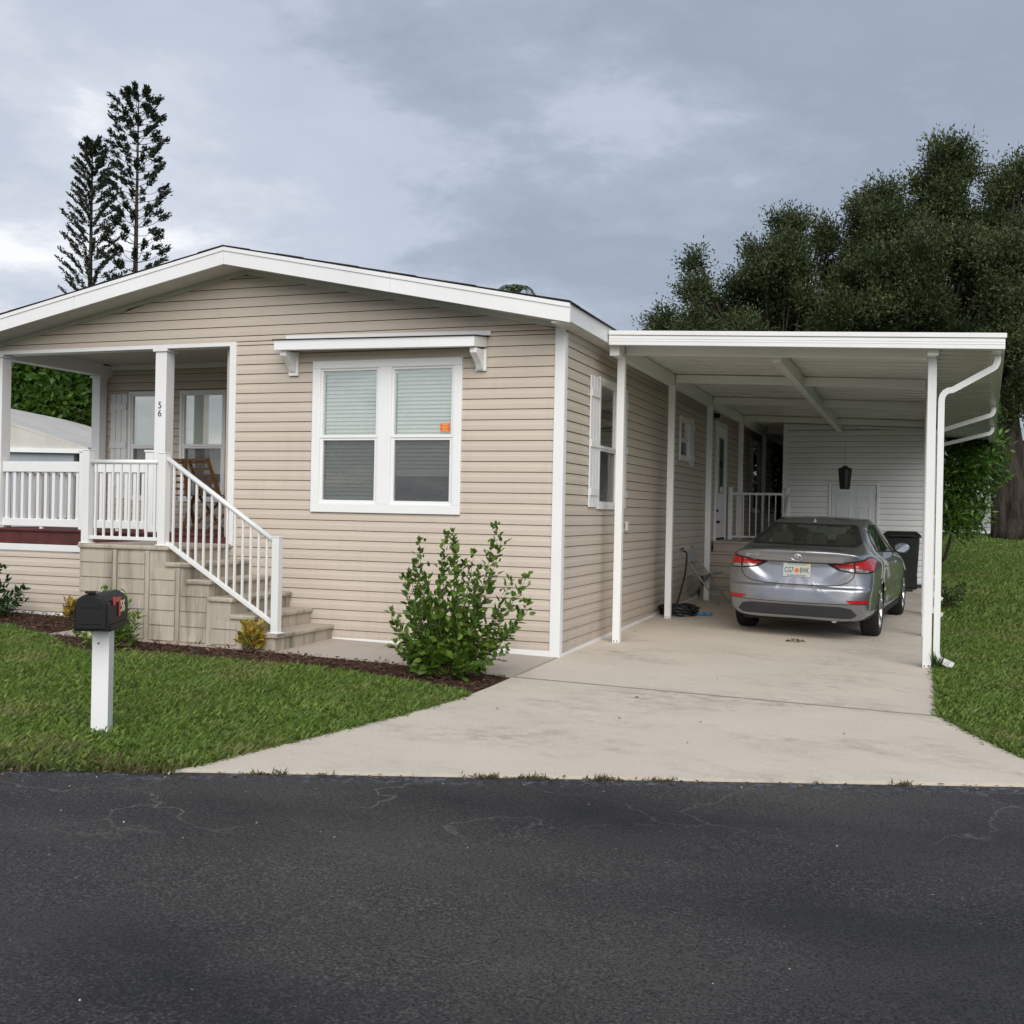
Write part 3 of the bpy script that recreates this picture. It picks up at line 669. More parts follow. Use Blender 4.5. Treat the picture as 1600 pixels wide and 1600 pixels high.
# porch deck
mb = MB(); mb.box(-HW, -3.72, -.03, .0, .90, DECK - .028).obj('deck_fascia', 'red_deck', house)
trim('deck_skirt_trim', (-HW, -4.73, -.03, -.002, .824, .899))
for i in range(14):
    y0 = -.055 + i * .147; MB().box(-HW, -3.84, y0, y0 + .141, DECK - .028, DECK).obj('deck_board', 'red_deck', house, bevel=.004)
# porch posts
def porch_post(x, y, z0, z1, w=.145):
    t = thing('porch_post', (x, y, z0), 'x', 'post')
    MB().box(x - w / 2, x + w / 2, y - w / 2, y + w / 2, z0, z1).obj('shaft', 'white_vinyl', t, bevel=.006)
    MB().box(x - w / 2 - .022, x + w / 2 + .022, y - w / 2 - .022, y + w / 2 + .022, z1 - .03, z1).obj('cap_moulding', 'white_vinyl', t, bevel=.004)
    MB().box(x - w / 2 - .02, x + w / 2 + .02, y - w / 2 - .02, y + w / 2 + .02, z0, z0 + .05).obj('base_moulding', 'white_vinyl', t, bevel=.004)
    return t
t = porch_post(-4.61, .07, DECK, 3.08); tag(t, 'white square porch post carrying the black house number 56')
for i, ch in enumerate('56'): lettering(ch, .105, 'letter_black', t, (-4.612, -.0045, 2.462 - .088 * i), (1, 0, 0), (0, 0, 1))
t = porch_post(-6.90, .07, DECK, 3.08); tag(t, 'plain white porch post at the far left end of the porch')
t = porch_post(-7.02, 1.86, DECK, 3.06, .13); tag(t, 'white porch post at the back corner beside the neighbour view')

# windows ------------------------------------------------------------
def slats(fr, u0_, u1_, z0, z1, nback, parent, pitch=.040):
    mb = MB(); z = z1 - .05
    fr.box(mb, u0_, u1_, nback - .02, nback + .02, z1 - .035, z1)
    while z > z0:
        P = [fr.p(u0_ + .01, nback + .012, z - .021), fr.p(u1_ - .01, nback + .012, z - .021), fr.p(u1_ - .01, nback - .008, z + .023), fr.p(u0_ + .01, nback - .008, z + .023)]
        mb.add(P, [(0, 1, 2, 3)]); z -= pitch
    for f in (.22, .78): uu = u0_ + (u1_ - u0_) * f; fr.box(mb, uu - .0015, uu + .0015, nback + .021, nback + .023, z0 + .02, z1)
    fr.box(mb, u0_ + .005, u1_ - .005, nback - .012, nback + .012, max(z0, z - .0), max(z0, z) + .018)
    return mb.obj('blind', 'blind_white', parent)
def single_hung(fr, name, u0_, u1_, z0, z1, zs, trimw, parent, blind_to=None, screen=True, outer=True, depth=.03, unit_w=None):
    """one hung window: outer casing, upper pane, lower sash with screen, blind behind"""
    mb = MB()
    if outer:
        fr.box(mb, u0_, u1_, 0, depth, z1 - trimw, z1); fr.box(mb, u0_, u1_, 0, depth, z0, z0 + trimw)
        fr.box(mb, u0_, u0_ + trimw, 0, depth - .001, z0 + trimw, z1 - trimw); fr.box(mb, u1_ - trimw, u1_, 0, depth - .001, z0 + trimw, z1 - trimw)
    a, b, c_, d = u0_ + trimw, u1_ - trimw, z0 + trimw, z1 - trimw; f = .022
    win = mb.obj(name, 'frame_white', parent, bevel=.004)
    mb = MB()
    fr.box(mb, a, b, -.05, .016, d - f, d); fr.box(mb, a, a + f, -.05, .015, zs, d - f); fr.box(mb, b - f, b, -.05, .015, zs, d - f); fr.box(mb, a, b, -.05, .018, zs - .03, zs)
    mb.obj('upper_sash', 'frame_white', win, bevel=.002)
    mb = MB(); g = f + .012
    fr.box(mb, a, b, -.05, .012, c_, c_ + g); fr.box(mb, a, a + g, -.05, .011, c_ + g, zs - .031); fr.box(mb, b - g, b, -.05, .011, c_ + g, zs - .031); fr.box(mb, a + g, b - g, -.05, .008, zs - .055, zs - .031)
    mb.obj('lower_sash', 'frame_white', win, bevel=.002)
    mb = MB(); fr.box(mb, a + f, b - f, -.012, -.008, zs, d - f); mb.obj('pane', 'window_glass', win)
    mb = MB(); fr.box(mb, a + g, b - g, -.034, -.030, c_ + g, zs - .055); mb.obj('pane', 'window_glass', win)
    if screen: mb = MB(); fr.box(mb, a + g, b - g, -.010, -.009, c_ + g, zs - .055); mb.obj('insect_screen', 'insect_screen', win)
    if blind_to is not None: slats(fr, a + .02, b - .02, blind_to, d - .02, -.060, win)
    mb = MB()     # the dim room behind
    fr.box(mb, a - .02, b + .02, -.50, -.48, c_ - .02, d + .02); fr.box(mb, a - .02, a - .005, -.48, -.12, c_ - .02, d + .02); fr.box(mb, b + .005, b + .02, -.48, -.12, c_ - .02, d + .02)
    fr.box(mb, a - .005, b + .005, -.48, -.12, d + .005, d + .02); fr.box(mb, a - .005, b + .005, -.48, -.12, c_ - .02, c_ - .005)
    mb.obj('room_recess', 'room_dark', win)
    return win
# big double front window: casing + two hung units
mb = MB()
FF.box(mb, -2.70, -1.03, 0, .034, 2.81, 2.888); FF.box(mb, -2.70, -1.03, 0, .034, 1.335, 1.425)
FF.box(mb, -2.70, -2.612, 0, .033, 1.425, 2.81); FF.box(mb, -1.118, -1.03, 0, .033, 1.425, 2.81); FF.box(mb, -1.945, -1.80, 0, .033, 1.425, 2.81)
casing = mb.obj('window_casing', 'frame_white', house, bevel=.005)
single_hung(FF, 'front_window', -2.612, -1.945, 1.425, 2.81, 2.128, .004, house, 1.47)
single_hung(FF, 'front_window', -1.80, -1.118, 1.425, 2.81, 2.128, .004, house, 1.735)
mb = MB(); FF.box(mb, -1.268, -1.168, -.0075, -.0062, 2.158, 2.238); st = mb.obj('security_sticker', 'orange_sticker', house)
mb = MB(); mb.tube([FF.p(-1.218 + .028 * math.cos(a), -.0055, 2.198 + .020 * math.sin(a)) for a in np.linspace(0, 2 * math.pi, 13)], .003, 4); FF.box(mb, -1.25, -1.186, -.006, -.0053, 2.226, 2.231); FF.box(mb, -1.25, -1.186, -.006, -.0053, 2.165, 2.170); FF.box(mb, -1.231, -1.205, -.006, -.0053, 2.192, 2.204)
mb.obj('sticker_print', 'yellow_ink', st)
single_hung(FP, 'porch_window', *PW1, 2.165, .038, house, 1.47); single_hung(FP, 'porch_window', *PW2, 2.165, .038, house, 1.47)
single_hung(FS, 'side_window', *SW1, 2.10, .05, house, None); single_hung(FS, 'side_window', *SW2, 2.47, .05, house, None); single_hung(FS, 'side_window', *SW3, 2.10, .06, house, None)
def shutter(fr, u0_, u1_, z0, z1, parent, nb=3, rails=None):
    w = (u1_ - u0_) / nb; mb = MB()
    fr.box(mb, u0_ + .003, u1_ - .003, .0145, .018, z0 + .003, z1 - .003); sh = mb.obj('shutter', 'shutter_white', parent)
    for i in range(nb): mb = MB(); fr.box(mb, u0_ + i * w, u0_ + (i + 1) * w - .012, .018, .031, z0, z1); mb.obj('board', 'shutter_white', sh, bevel=.002)
    for zc in rails or (z0 + .2, z1 - .2): mb = MB(); fr.box(mb, u0_ - .002, u1_ - .01, .031, .046, zc - .038, zc + .038); mb.obj('batten', 'shutter_white', sh, bevel=.002)
shutter(FP, -6.92, -6.652, 1.45, 2.83, house, rails=(1.65, 2.152, 2.66)); shutter(FP, -5.105, -4.84, 1.45, 2.83, house, rails=(1.65, 2.152, 2.66))
shutter(FS, .875, 1.20, 1.44, 2.80, house, rails=(1.6, 2.1, 2.62)); shutter(FS, 2.08, 2.40, 1.44, 2.80, house, rails=(1.6, 2.1, 2.62))
shutter(FS, 6.16, 6.46, 2.10, 2.80, house, rails=(2.22, 2.66)); shutter(FS, 12.42, 12.74, 1.45, 2.93, house)
# side door
mb = MB(); FS.box(mb, 8.43, 8.50, 0, .035, .93, 2.96); FS.box(mb, 9.43, 9.50, 0, .035, .93, 2.96); FS.box(mb, 8.50, 9.43, 0, .034, 2.89, 2.96)
dr = mb.obj('door_frame', 'frame_white', house, bevel=.004)
mb = MB(); FS.box(mb, 8.505, 9.425, 0, .020, .95, 2.885); dleaf = mb.obj('door', 'white_paint', house, bevel=.003)
mb = MB()
for a, b, c_, d in ((8.72, 9.2, 1.75, 1.77), (8.72, 9.2, 2.68, 2.70), (8.72, 8.74, 1.77, 2.68), (9.18, 9.2, 1.77, 2.68)): FS.box(mb, a, b, .020, .030, c_, d)
mb.obj('light_frame', 'steel_grey', dleaf)
mb = MB(); FS.box(mb, 8.74, 9.18, .021, .024, 1.77, 2.68); mb.obj('pane', 'window_glass', dleaf)
mb = MB(); FS.box(mb, 8.52, 9.41, .020, .026, .965, 1.0); mb.obj('door_sweep', 'rubber', dleaf)
mb = MB(); FS.box(mb, 8.56, 8.62, .020, .045, 1.43, 1.48); FS.box(mb, 8.55, 8.67, .020, .07, 1.25, 1.29); mb.obj('door_handle', 'black_paint', dleaf)
mb = MB(); FS.box(mb, 8.93, 8.99, .03, .05, 2.2, 2.3); mb.obj('door_ornament', 'black_paint', dleaf)
# wall lamp over the door, outlets, meter box
mb = MB(); FS.box(mb, 8.2, 8.3, .015, .10, 2.98, 3.05); mb.obj('porch_lamp', 'black_paint', house)
for y_, z_ in ((7.55, .885), (2.46, 1.235)):
    mb = MB(); FS.box(mb, y_ - .035, y_ + .035, .014, .05, z_ - .055, z_ + .055); mb.obj('outlet_cover', 'soffit_vinyl', house, bevel=.006)
mb = MB(); FS.box(mb, 2.02, 2.20, .014, .045, .64, .83); mb.obj('outlet_box', 'soffit_vinyl', house, bevel=.006)
# window awning
aw = thing('window_awning', (-1.87, -.2, 2.95), 'shallow white awning on brackets above the large front window', 'awning')
def awp(x, n_, z): return (x, -n_, z)
x0, x1 = -3.0, -.80
P = [(x0, -.30, 2.975), (x1, -.30, 2.945), (x1 + .02, -.02, 2.975), (x0 - .02, -.02, 3.005)]
MB().hexa([(p[0], p[1], p[2]) for p in P] + [(p[0], p[1], p[2] + .10) for p in P[:2]] + [(P[2][0], P[2][1], P[2][2] + .10), (P[3][0], P[3][1], P[3][2] + .10)]).obj('awning_body', 'white_paint', aw, bevel=.004)
MB().hexa([(x0 - .015, -.318, 3.077), (x1 + .015, -.318, 3.047), (x1 + .045, -.016, 3.079), (x0 - .045, -.016, 3.108)] + [(x0 - .015, -.318, 3.083), (x1 + .015, -.318, 3.053), (x1 + .045, -.016, 3.085), (x0 - .045, -.016, 3.115)]).obj('awning_shingle', 'roof_shingle', aw)
MB().hexa([(x0 - .03, -.026, 3.12), (x1 + .06, -.026, 3.09), (x1 + .06, -.014, 3.09), (x0 - .03, -.014, 3.12), (x0 - .03, -.026, 3.165), (x1 + .06, -.026, 3.135), (x1 + .06, -.014, 3.135), (x0 - .03, -.014, 3.165)]).obj('wall_flashing', 'white_paint', aw)
for xc, zt in ((-2.925, 2.985), (-.83, 2.955)):
    br = MB().box(xc - .055, xc + .055, -.045, -.012, 2.742, zt).obj('bracket', 'white_paint', aw, bevel=.003)
    mb = MB(); mb.prism([(.045, zt - .01), (.25, zt - .015), (.25, zt - .06), (.18, zt - .10), (.11, zt - .15), (.07, zt - .20), (.045, zt - .21)], xc - .034, xc + .034, lambda a, b, h_: (h_, -a, b)); mb.obj('bracket_arm', 'white_paint', br, bevel=.003)

# front steps -----------------------------------------------------------
TOPS = [.19 + .157 * i for i in range(6)]; NX = [-2.40 - .25 * i for i in range(6)]; SY0, SY1 = -1.10, -.016; LX = -4.72
steps = thing('front_steps', (-3.6, -.55, .06), 'weathered moulded concrete entry steps with rain-streaked side', 'steps')
prof = [(LX, -.02)]; prof += [(NX[0] - .03, -.02)]
for i in range(6):
    prof.append((NX[i] - .03, TOPS[i] - .045))
    if i < 5: prof.append((NX[i + 1] - .03, TOPS[i] - .045))
prof.append((LX, TOPS[5] - .045))
MB().prism(prof, SY0 + .026, SY1, lambda a, b, h_: (a, h_, b)).obj('step_body', 'step_concrete', steps)
for i in range(6):
    xl = NX[i + 1] - .028 if i < 5 else LX - .012
    MB().box(xl, NX[i], SY0, SY1 + .001, TOPS[i] - .044, TOPS[i]).obj('tread', 'step_concrete', steps, bevel=.012)
# moulded block relief on the visible side: pilasters and raised block faces, joints recessed between
cols = [(-4.70, -4.31), (-4.24, -3.92), (-3.85, -3.56), (-3.49, -3.2), (-3.13, -2.86), (-2.80, -2.56)]
for ci, (a, b) in enumerate(cols):
    lim = TOPS[5] - .07 if b < -3.66 else TOPS[max(0, min(5, int((-2.43 - b) / .25)))] - .075
    z = .06
    while z < lim - .05:
        zt = min(z + .135, lim); MB().hexa([(a, SY0 + .021, z), (b, SY0 + .021, z), (b, SY0 + .03, z), (a, SY0 + .03, z)][:0] or [(a, SY0 + .012, z), (b, SY0 + .012, z), (b, SY0 + .04, z), (a, SY0 + .04, z), (a + .004, SY0 + .018, zt), (b - .004, SY0 + .018, zt), (b - .004, SY0 + .04, zt), (a + .004, SY0 + .04, zt)]).obj('moulded_block', 'step_concrete', steps)
        z += .147
for xp in (-4.275, -3.885, -3.525): MB().box(xp - .022, xp + .022, SY0 + .006, SY0 + .04, .0, (TOPS[5] if xp < -3.66 else TOPS[4]) - .05).obj('moulded_pilaster', 'step_concrete', steps)

# railings ---------------------------------------------------------------
def vinyl_rail(x0, x1, y, label, posts):
    t = thing('porch_railing', ((x0 + x1) / 2, y, DECK), label, 'railing')
    MB().box(x0, x1, y - .035, y + .035, 1.725, 1.845).obj('top_rail', 'white_vinyl', t, bevel=.006)
    MB().box(x0, x1, y - .03, y + .03, 1.10, 1.19).obj('bottom_rail', 'white_vinyl', t, bevel=.006)
    nb = int((x1 - x0) / .102); me = MB().box(-.019, .019, -.019, .019, 1.18, 1.735).mesh('baluster', 'white_vinyl')
    for i in range(nb):
        o = link(bpy.data.objects.new('baluster', me)); o.location = (x0 + .051 + (x1 - x0 - .102) * i / max(1, nb - 1), y, 0); put(o, t)
    for xp in posts:
        q = MB().box(xp - .055, xp + .055, y - .055, y + .055, DECK, 1.95).obj('newel_post', 'white_vinyl', t, bevel=.005)
        MB().box(xp - .066, xp + .066, y - .066, y + .066, 1.95, 1.975).obj('post_cap', 'white_vinyl', q, bevel=.008)
    MB().box((x0 + x1) / 2 - .02, (x0 + x1) / 2 + .02, y - .02, y + .02, DECK, 1.10).obj('rail_foot', 'white_vinyl', t)
    return t
vinyl_rail(-6.82, -5.70, .06, 'white vinyl porch railing left of the landing, above the red deck edge', (-5.645,))
vinyl_rail(-5.585, -4.80, .06, 'white vinyl porch railing seen behind the landing balusters', (-4.745,))
t = thing('porch_railing', (-7.02, 1, DECK), 'white vinyl railing along the open left end of the porch', 'railing')
MB().box(-7.05, -6.98, .15, 1.78, 1.725, 1.845).obj('top_rail', 'white_vinyl', t); MB().box(-7.05, -6.99, .15, 1.78, 1.10, 1.19).obj('bottom_rail', 'white_vinyl', t)
MB().box(-7.04, -7.0, .95, .99, DECK, 1.10).obj('rail_foot', 'white_vinyl', t)
for i in range(15): MB().box(-7.038, -7.0, .2 + i * .107, .238 + i * .107, 1.18, 1.735).obj('baluster', 'white_vinyl', t)

AY = -1.05
def alu_post(t, x, y, z0, z1, w=.06):
    q = MB().box(x - w / 2, x + w / 2, y - w / 2, y + w / 2, z0, z1).obj('rail_post', 'aluminium_white', t, bevel=.004)
    MB().box(x - .062, x + .062, y - .052, y + .052, z0, z0 + .012).obj('base_plate', 'aluminium_white', q, bevel=.003); MB().box(x - w / 2 - .004, x + w / 2 + .004, y - w / 2 - .004, y + w / 2 + .004, z1, z1 + .012).obj('post_cap', 'aluminium_white', q, bevel=.004)
LZ = TOPS[5]
t = thing('landing_railing', (-4.2, AY, LZ), 'white metal railing with thin balusters along the front of the landing', 'railing')
alu_post(t, -4.655, AY, LZ, 1.905, .085); alu_post(t, -3.735, AY, LZ, 1.875, .085)
MB().tube([(-4.61, AY, 1.795), (-3.78, AY, 1.795)], .024, 12).obj('top_rail', 'aluminium_white', t, smooth=True); MB().box(-4.612, -3.778, AY - .02, AY + .02, 1.02, 1.055).obj('bottom_rail', 'aluminium_white', t, bevel=.004)
me = MB().box(-.0095, .0095, -.0095, .0095, 1.053, 1.778).mesh('baluster', 'aluminium_white')
for i in range(8): o = link(bpy.data.objects.new('baluster', me)); o.location = (-4.555 + i * .1025, AY, 0); put(o, t)
t = thing('stair_railing', (-3.1, AY, .5), 'sloping white metal handrail running down the front steps', 'railing')
alu_post(t, -2.445, AY, TOPS[0], 1.09, .075)
A = Vector((-3.69, AY, 1.825)); B = Vector((-2.485, AY, 1.06)); D_ = B - A
MB().tube([A, B], .025, 12).obj('top_rail', 'aluminium_white', t, smooth=True)
A2 = Vector((-3.69, AY, 1.005)); B2 = Vector((-2.485, AY, .29)); MB().bar(A2, B2, .04, .04, (0, 1, 0)).obj('bottom_rail', 'aluminium_white', t, bevel=.004)
for i in range(13):
    f = (i + .8) / 13.6; p = A.lerp(B, f); q = A2.lerp(B2, f); MB().box(p.x - .0095, p.x + .0095, AY - .0095, AY + .0095, q.z, p.z).obj('baluster', 'aluminium_white', t)

# ================================================================== CARPORT
def crz(x): return 3.243 - (x - .2) * .0431          # top of the front fascia
def crx(y): return 3.91 + .052 * max(0, y - .9)       # outer eave
CY0, CY1, PX, QX = .90, 17.4, .23, 3.30  # unseen roof length added past the shed front to darken the far passage
cp = thing('carport', (1.8, 5, zg(1.8, 5)), 'white aluminium carport roof on slim square posts beside the house', 'carport')
RH = .145
mb = MB(); xe = crx(CY0)
mb.hexa([(.2, CY0 - .02, crz(.2) - RH), (xe, CY0 - .02, crz(xe) - RH), (xe, CY0 + .03, crz(xe) - RH), (.2, CY0 + .03, crz(.2) - RH), (.2, CY0 - .02, crz(.2) - .048), (xe, CY0 - .02, crz(xe) - .048), (xe, CY0 + .03, crz(xe) - .048), (.2, CY0 + .03, crz(.2) - .048)])
fas = mb.obj('front_fascia', 'aluminium_white', cp, bevel=.004)
MB().hexa([(.2, CY0 - .032, crz(.2) - .044), (xe + .012, CY0 - .032, crz(xe) - .044), (xe + .012, CY0 + .03, crz(xe) - .044), (.2, CY0 + .03, crz(.2) - .044), (.2, CY0 - .032, crz(.2)), (xe + .012, CY0 - .032, crz(xe)), (xe + .012, CY0 + .03, crz(xe)), (.2, CY0 + .03, crz(.2))]).obj('fascia_lip', 'aluminium_white', fas, bevel=.004)
for k_ in (.075, .098): MB().hexa([(.2, CY0 - .0235, crz(.2) - k_ - .006), (xe, CY0 - .0235, crz(xe) - k_ - .006), (xe, CY0 - .019, crz(xe) - k_ - .006), (.2, CY0 - .019, crz(.2) - k_ - .006), (.2, CY0 - .0235, crz(.2) - k_), (xe, CY0 - .0235, crz(xe) - k_), (xe, CY0 - .019, crz(xe) - k_), (.2, CY0 - .019, crz(.2) - k_)]).obj('fascia_bead', 'aluminium_white', fas)
# roof pans, each a shallow tray with upstanding seams
npan = 54; pw = (CY1 - CY0 - .03) / npan
for i in range(npan):
    y0 = CY0 + .03 + i * pw; y1 = y0 + pw - .004; xa, xb = (.03 if y0 > 1.0 else .2), crx(y0) - .1
    z = lambda x, d: crz(x) - .075 + d
    MB().hexa([(xa, y0, z(xa, 0)), (xb, y0, z(xb, 0)), (xb, y1, z(xb, 0)), (xa, y1, z(xa, 0)), (xa, y0, z(xa, .02)), (xb, y0, z(xb, .02)), (xb, y1, z(xb, .02)), (xa, y1, z(xa, .02))]).obj('roof_pan', 'ceiling_white', cp)
    MB().hexa([(xa, y1 - .012, z(xa, -.010)), (xb, y1 - .012, z(xb, -.010)), (xb, y1 + .004, z(xb, -.010)), (xa, y1 + .004, z(xa, -.010)), (xa, y1 - .012, z(xa, -.0005)), (xb, y1 - .012, z(xb, -.0005)), (xb, y1 + .004, z(xb, -.0005)), (xa, y1 + .004, z(xa, -.0005))]).obj('pan_seam', 'ceiling_white', cp)
# top skin (weather side)
MB().hexa([(.05, CY0 + .03, crz(.05) - .05), (crx(CY0) - .1, CY0 + .03, crz(3.8) - .05), (crx(CY1) - .1, CY1, crz(crx(CY1)) - .05), (.05, CY1, crz(.05) - .05), (.05, CY0 + .03, crz(.05) - .035), (crx(CY0) - .1, CY0 + .03, crz(3.8) - .035), (crx(CY1) - .1, CY1, crz(crx(CY1)) - .035), (.05, CY1, crz(.05) - .035)]).obj('roof_skin', 'aluminium_white', cp)
# gutter along the outer eave
ge = lambda y: crx(y)
def zgut(y): return crz(ge(y)) - .13
mb = MB(); mb.hexa([(ge(CY0) - .11, CY0 + .031, crz(3.9) - .15), (ge(CY0), CY0 + .031, crz(3.9) - .15), (ge(CY1), CY1, crz(ge(CY1)) - .15), (ge(CY1) - .11, CY1, crz(ge(CY1)) - .15), (ge(CY0) - .11, CY0 + .031, crz(3.9) - .01), (ge(CY0), CY0 + .031, crz(3.9) - .01), (ge(CY1), CY1, crz(ge(CY1)) - .01), (ge(CY1) - .11, CY1, crz(ge(CY1)) - .01)]).obj('gutter', 'ceiling_white', cp, bevel=.006)
# beams
BH = .155
def beam(name, a, b, w=.075, h_=BH):
    ax, ay = a; bx_, by = b
    d = Vector((bx_ - ax, by - ay, 0)).normalized(); n_ = Vector((-d.y, d.x, 0)) * w / 2; P = []
    for zo in (-.088 - h_, -.0865):
        P += [(ax - n_.x, ay - n_.y, crz(ax) + zo), (bx_ - n_.x, by - n_.y, crz(bx_) + zo), (bx_ + n_.x, by + n_.y, crz(bx_) + zo), (ax + n_.x, ay + n_.y, crz(ax) + zo)]
    return MB().hexa(P).obj(name, 'ceiling_white', cp, bevel=.004)
BY = [1.32, 3.88, 6.62, 9.75, 12.9]
for i, y in enumerate(BY): beam('cross_beam', (PX + .05, y), (QX - .05, y), h_=.10)
beam('edge_beam', (PX, 1.05), (PX, 17.2), .085, .145); beam('edge_beam', (QX, 1.05), (QX, 13.1), .075, .10); beam('centre_beam', (1.82, 1.4), (1.82, 11.05), .09, .14)
for x in (PX, QX): MB().box(x - .05, x + .05, 1.00, 1.04, crz(x) - .088 - (.15 if x < 1 else .105), crz(x) - .088).obj('beam_end_cap', 'aluminium_white', cp, bevel=.003)
for x, side in ((PX, 0), (QX, 1)):
    for y in BY:
        if side and y > 9: continue
        zb = zg(x, y); zt = crz(x) - .088 - (.14 if side == 0 else .10)
        if side: y = y - .07 if y < 2 else y
        p = MB().box(x - .04, x + .04, y - .04, y + .04, zb, zt).obj('post', 'aluminium_white', cp, bevel=.005)
        for sx in (-.02, .015): MB().lathe([(0, .004), (.006, .004), (.008, 0)], 8, lambda a, b, h_: (x + sx + a, y - .04 - h_, zb + .02 + b)).obj('screw', 'screw_grey', p)
# downspouts
def downspout(y, base_elbow=True, xend=None):
    gx_ = crx(y) - .06; zt = crz(gx_) - .14; xp = QX + .085
    pts = [(gx_, zt), (gx_, zt - .05)]
    for a in np.linspace(0, 1, 6): pts.append((gx_ - .06 * (1 - math.cos(a * 1.15)), zt - .05 - .09 * math.sin(a * 1.15)))
    zq = zt - .30
    for a in np.linspace(0, 1, 6): pts.append((xp + .10 * (1 - math.sin(a * math.pi / 2)) ** 1.3, zq - .03 - .12 * (1 - math.cos(a * math.pi / 2))))
    zb = zg(xp, y)
    pts.append((xp, zb + .22))
    if base_elbow:
        for a in np.linspace(0, 1, 6): pts.append((xp + .05 * (1 - math.cos(a * 1.2)), zb + .17 - .09 * math.sin(a * 1.2)))
        pts.append((xp + .15, zb + .035))
    mb = MB(); mb.sweep([(p[0], y, p[1]) for p in pts], .072, .058, (0, 1, 0)); d = mb.obj('downspout', 'aluminium_white', cp, bevel=.008)
    return d
d0 = downspout(1.255); downspout(6.2); downspout(9.5)
for y_, dz in ((6.2, .25), (9.5, .3)):
    zb = zg(3.4, y_) + dz; MB().bar((3.42, y_, zb + .06), (3.53, y_, zb + .0), .06, .05).obj('outlet_elbow', 'aluminium_white', cp, bevel=.006)

# ================================================================== STORAGE SHED
shd = thing('storage_shed', (2.1, 11.5, zg(2.1, 11.5)), 'white lap-sided storage room closing the back of the carport', 'shed')
SHY = 11.1; FB = Frame((0, SHY, 0), (1, 0, 0), (0, -1, 0)); sx0, sx1 = .82, 3.44
def shroof(x): return crz(x) - .10
mb = MB(); mb.prism([(sx0, .0), (sx1, .0), (sx1, shroof(sx1)), (sx0, shroof(sx0))], SHY, SHY + .12, lambda a, b, h_: (a, h_, b)); swall = mb.obj('shed_wall', 'lap_shade_core', shd)
MB().box(sx0, sx0 + .12, SHY + .12, 17.3, 0, shroof(sx0) - .02).obj('shed_side_wall', 'siding_white', shd); MB().box(sx1 - .12, sx1, SHY + .12, 17.3, 0, shroof(sx1) - .02).obj('shed_side_wall', 'siding_white', shd)  # unseen wall depth added to keep the passage beside the house dark
clad(FB, swall, sx0 + .07, sx1 - .05, zg(2, 11.1) + .05, shroof(sx1) - .01, [(1.645, 2.525, 0, 2.03)], 'siding_white')
z = shroof(sx1) - .01
clad(FB, swall, sx0 + .07, sx1 - .06, z, shroof(sx0) - .02, (), 'siding_white', roof=lambda zz_: (sx0, min(sx1, .2 + (3.243 - .10 - zz_) / .0431)))
trim('shed_corner_trim', (sx0 - .01, sx0 + .07, SHY - .022, SHY, zg(.8, 11), shroof(sx0) - .01), mat='white_vinyl', parent=shd)
mb = MB(); mb.hexa([(sx0, SHY - .03, shroof(sx0) - .05), (sx1, SHY - .03, shroof(sx1) - .05), (sx1, SHY - .001, shroof(sx1) - .05), (sx0, SHY - .001, shroof(sx0) - .05), (sx0, SHY - .03, shroof(sx0) - .005), (sx1, SHY - .03, shroof(sx1) - .005), (sx1, SHY - .001, shroof(sx1) - .005), (sx0, SHY - .001, shroof(sx0) - .005)]).obj('top_trim', 'white_vinyl', shd)
zf = zg(2.1, 11.1) + .03
mb = MB(); FB.box(mb, 1.645, 1.69, 0, .03, zf, 2.025); FB.box(mb, 2.48, 2.525, 0, .03, zf, 2.025); FB.box(mb, 1.69, 2.48, 0, .029, 1.985, 2.025); mb.obj('door_frame', 'frame_white', shd, bevel=.004)
mb = MB(); FB.box(mb, 1.694, 2.476, .001, .012, zf + .01, 1.982); sdoor = mb.obj('door', 'door_grey', shd, bevel=.002)
for a, b in ((1.80, 2.03), (2.14, 2.37)):
    for c_, d in ((1.70, 1.87), (1.05, 1.60), (.35, .95)):
        mb = MB(); k_ = .016
        FB.box(mb, a, b, .012, .026, d - k_, d); FB.box(mb, a, b, .012, .026, c_, c_ + k_); FB.box(mb, a, a + k_, .012, .0255, c_ + k_, d - k_); FB.box(mb, b - k_, b, .012, .0255, c_ + k_, d - k_); mb.obj('panel_moulding', 'frame_white', sdoor)  # mouldings coloured lighter than the door as painted highlights on its relief
        mb = MB(); FB.box(mb, a + .035, b - .035, .012, .020, c_ + .035, d - .035); mb.obj('raised_field', 'door_grey', sdoor, bevel=.004)
mb = MB(); FB.box(mb, 1.689, 1.696, .012, .0135, zf, 1.985); FB.box(mb, 2.474, 2.481, .012, .0135, zf, 1.985); FB.box(mb, 1.696, 2.474, .012, .0135, 1.977, 1.986); mb.obj('door_gap', 'gap_black', sdoor)
mb = MB(); FB.box(mb, 2.470, 2.49, .012, .034, 1.72, 1.80); FB.box(mb, 2.470, 2.49, .012, .034, .5, .58); mb.obj('hinge', 'steel_grey', sdoor)

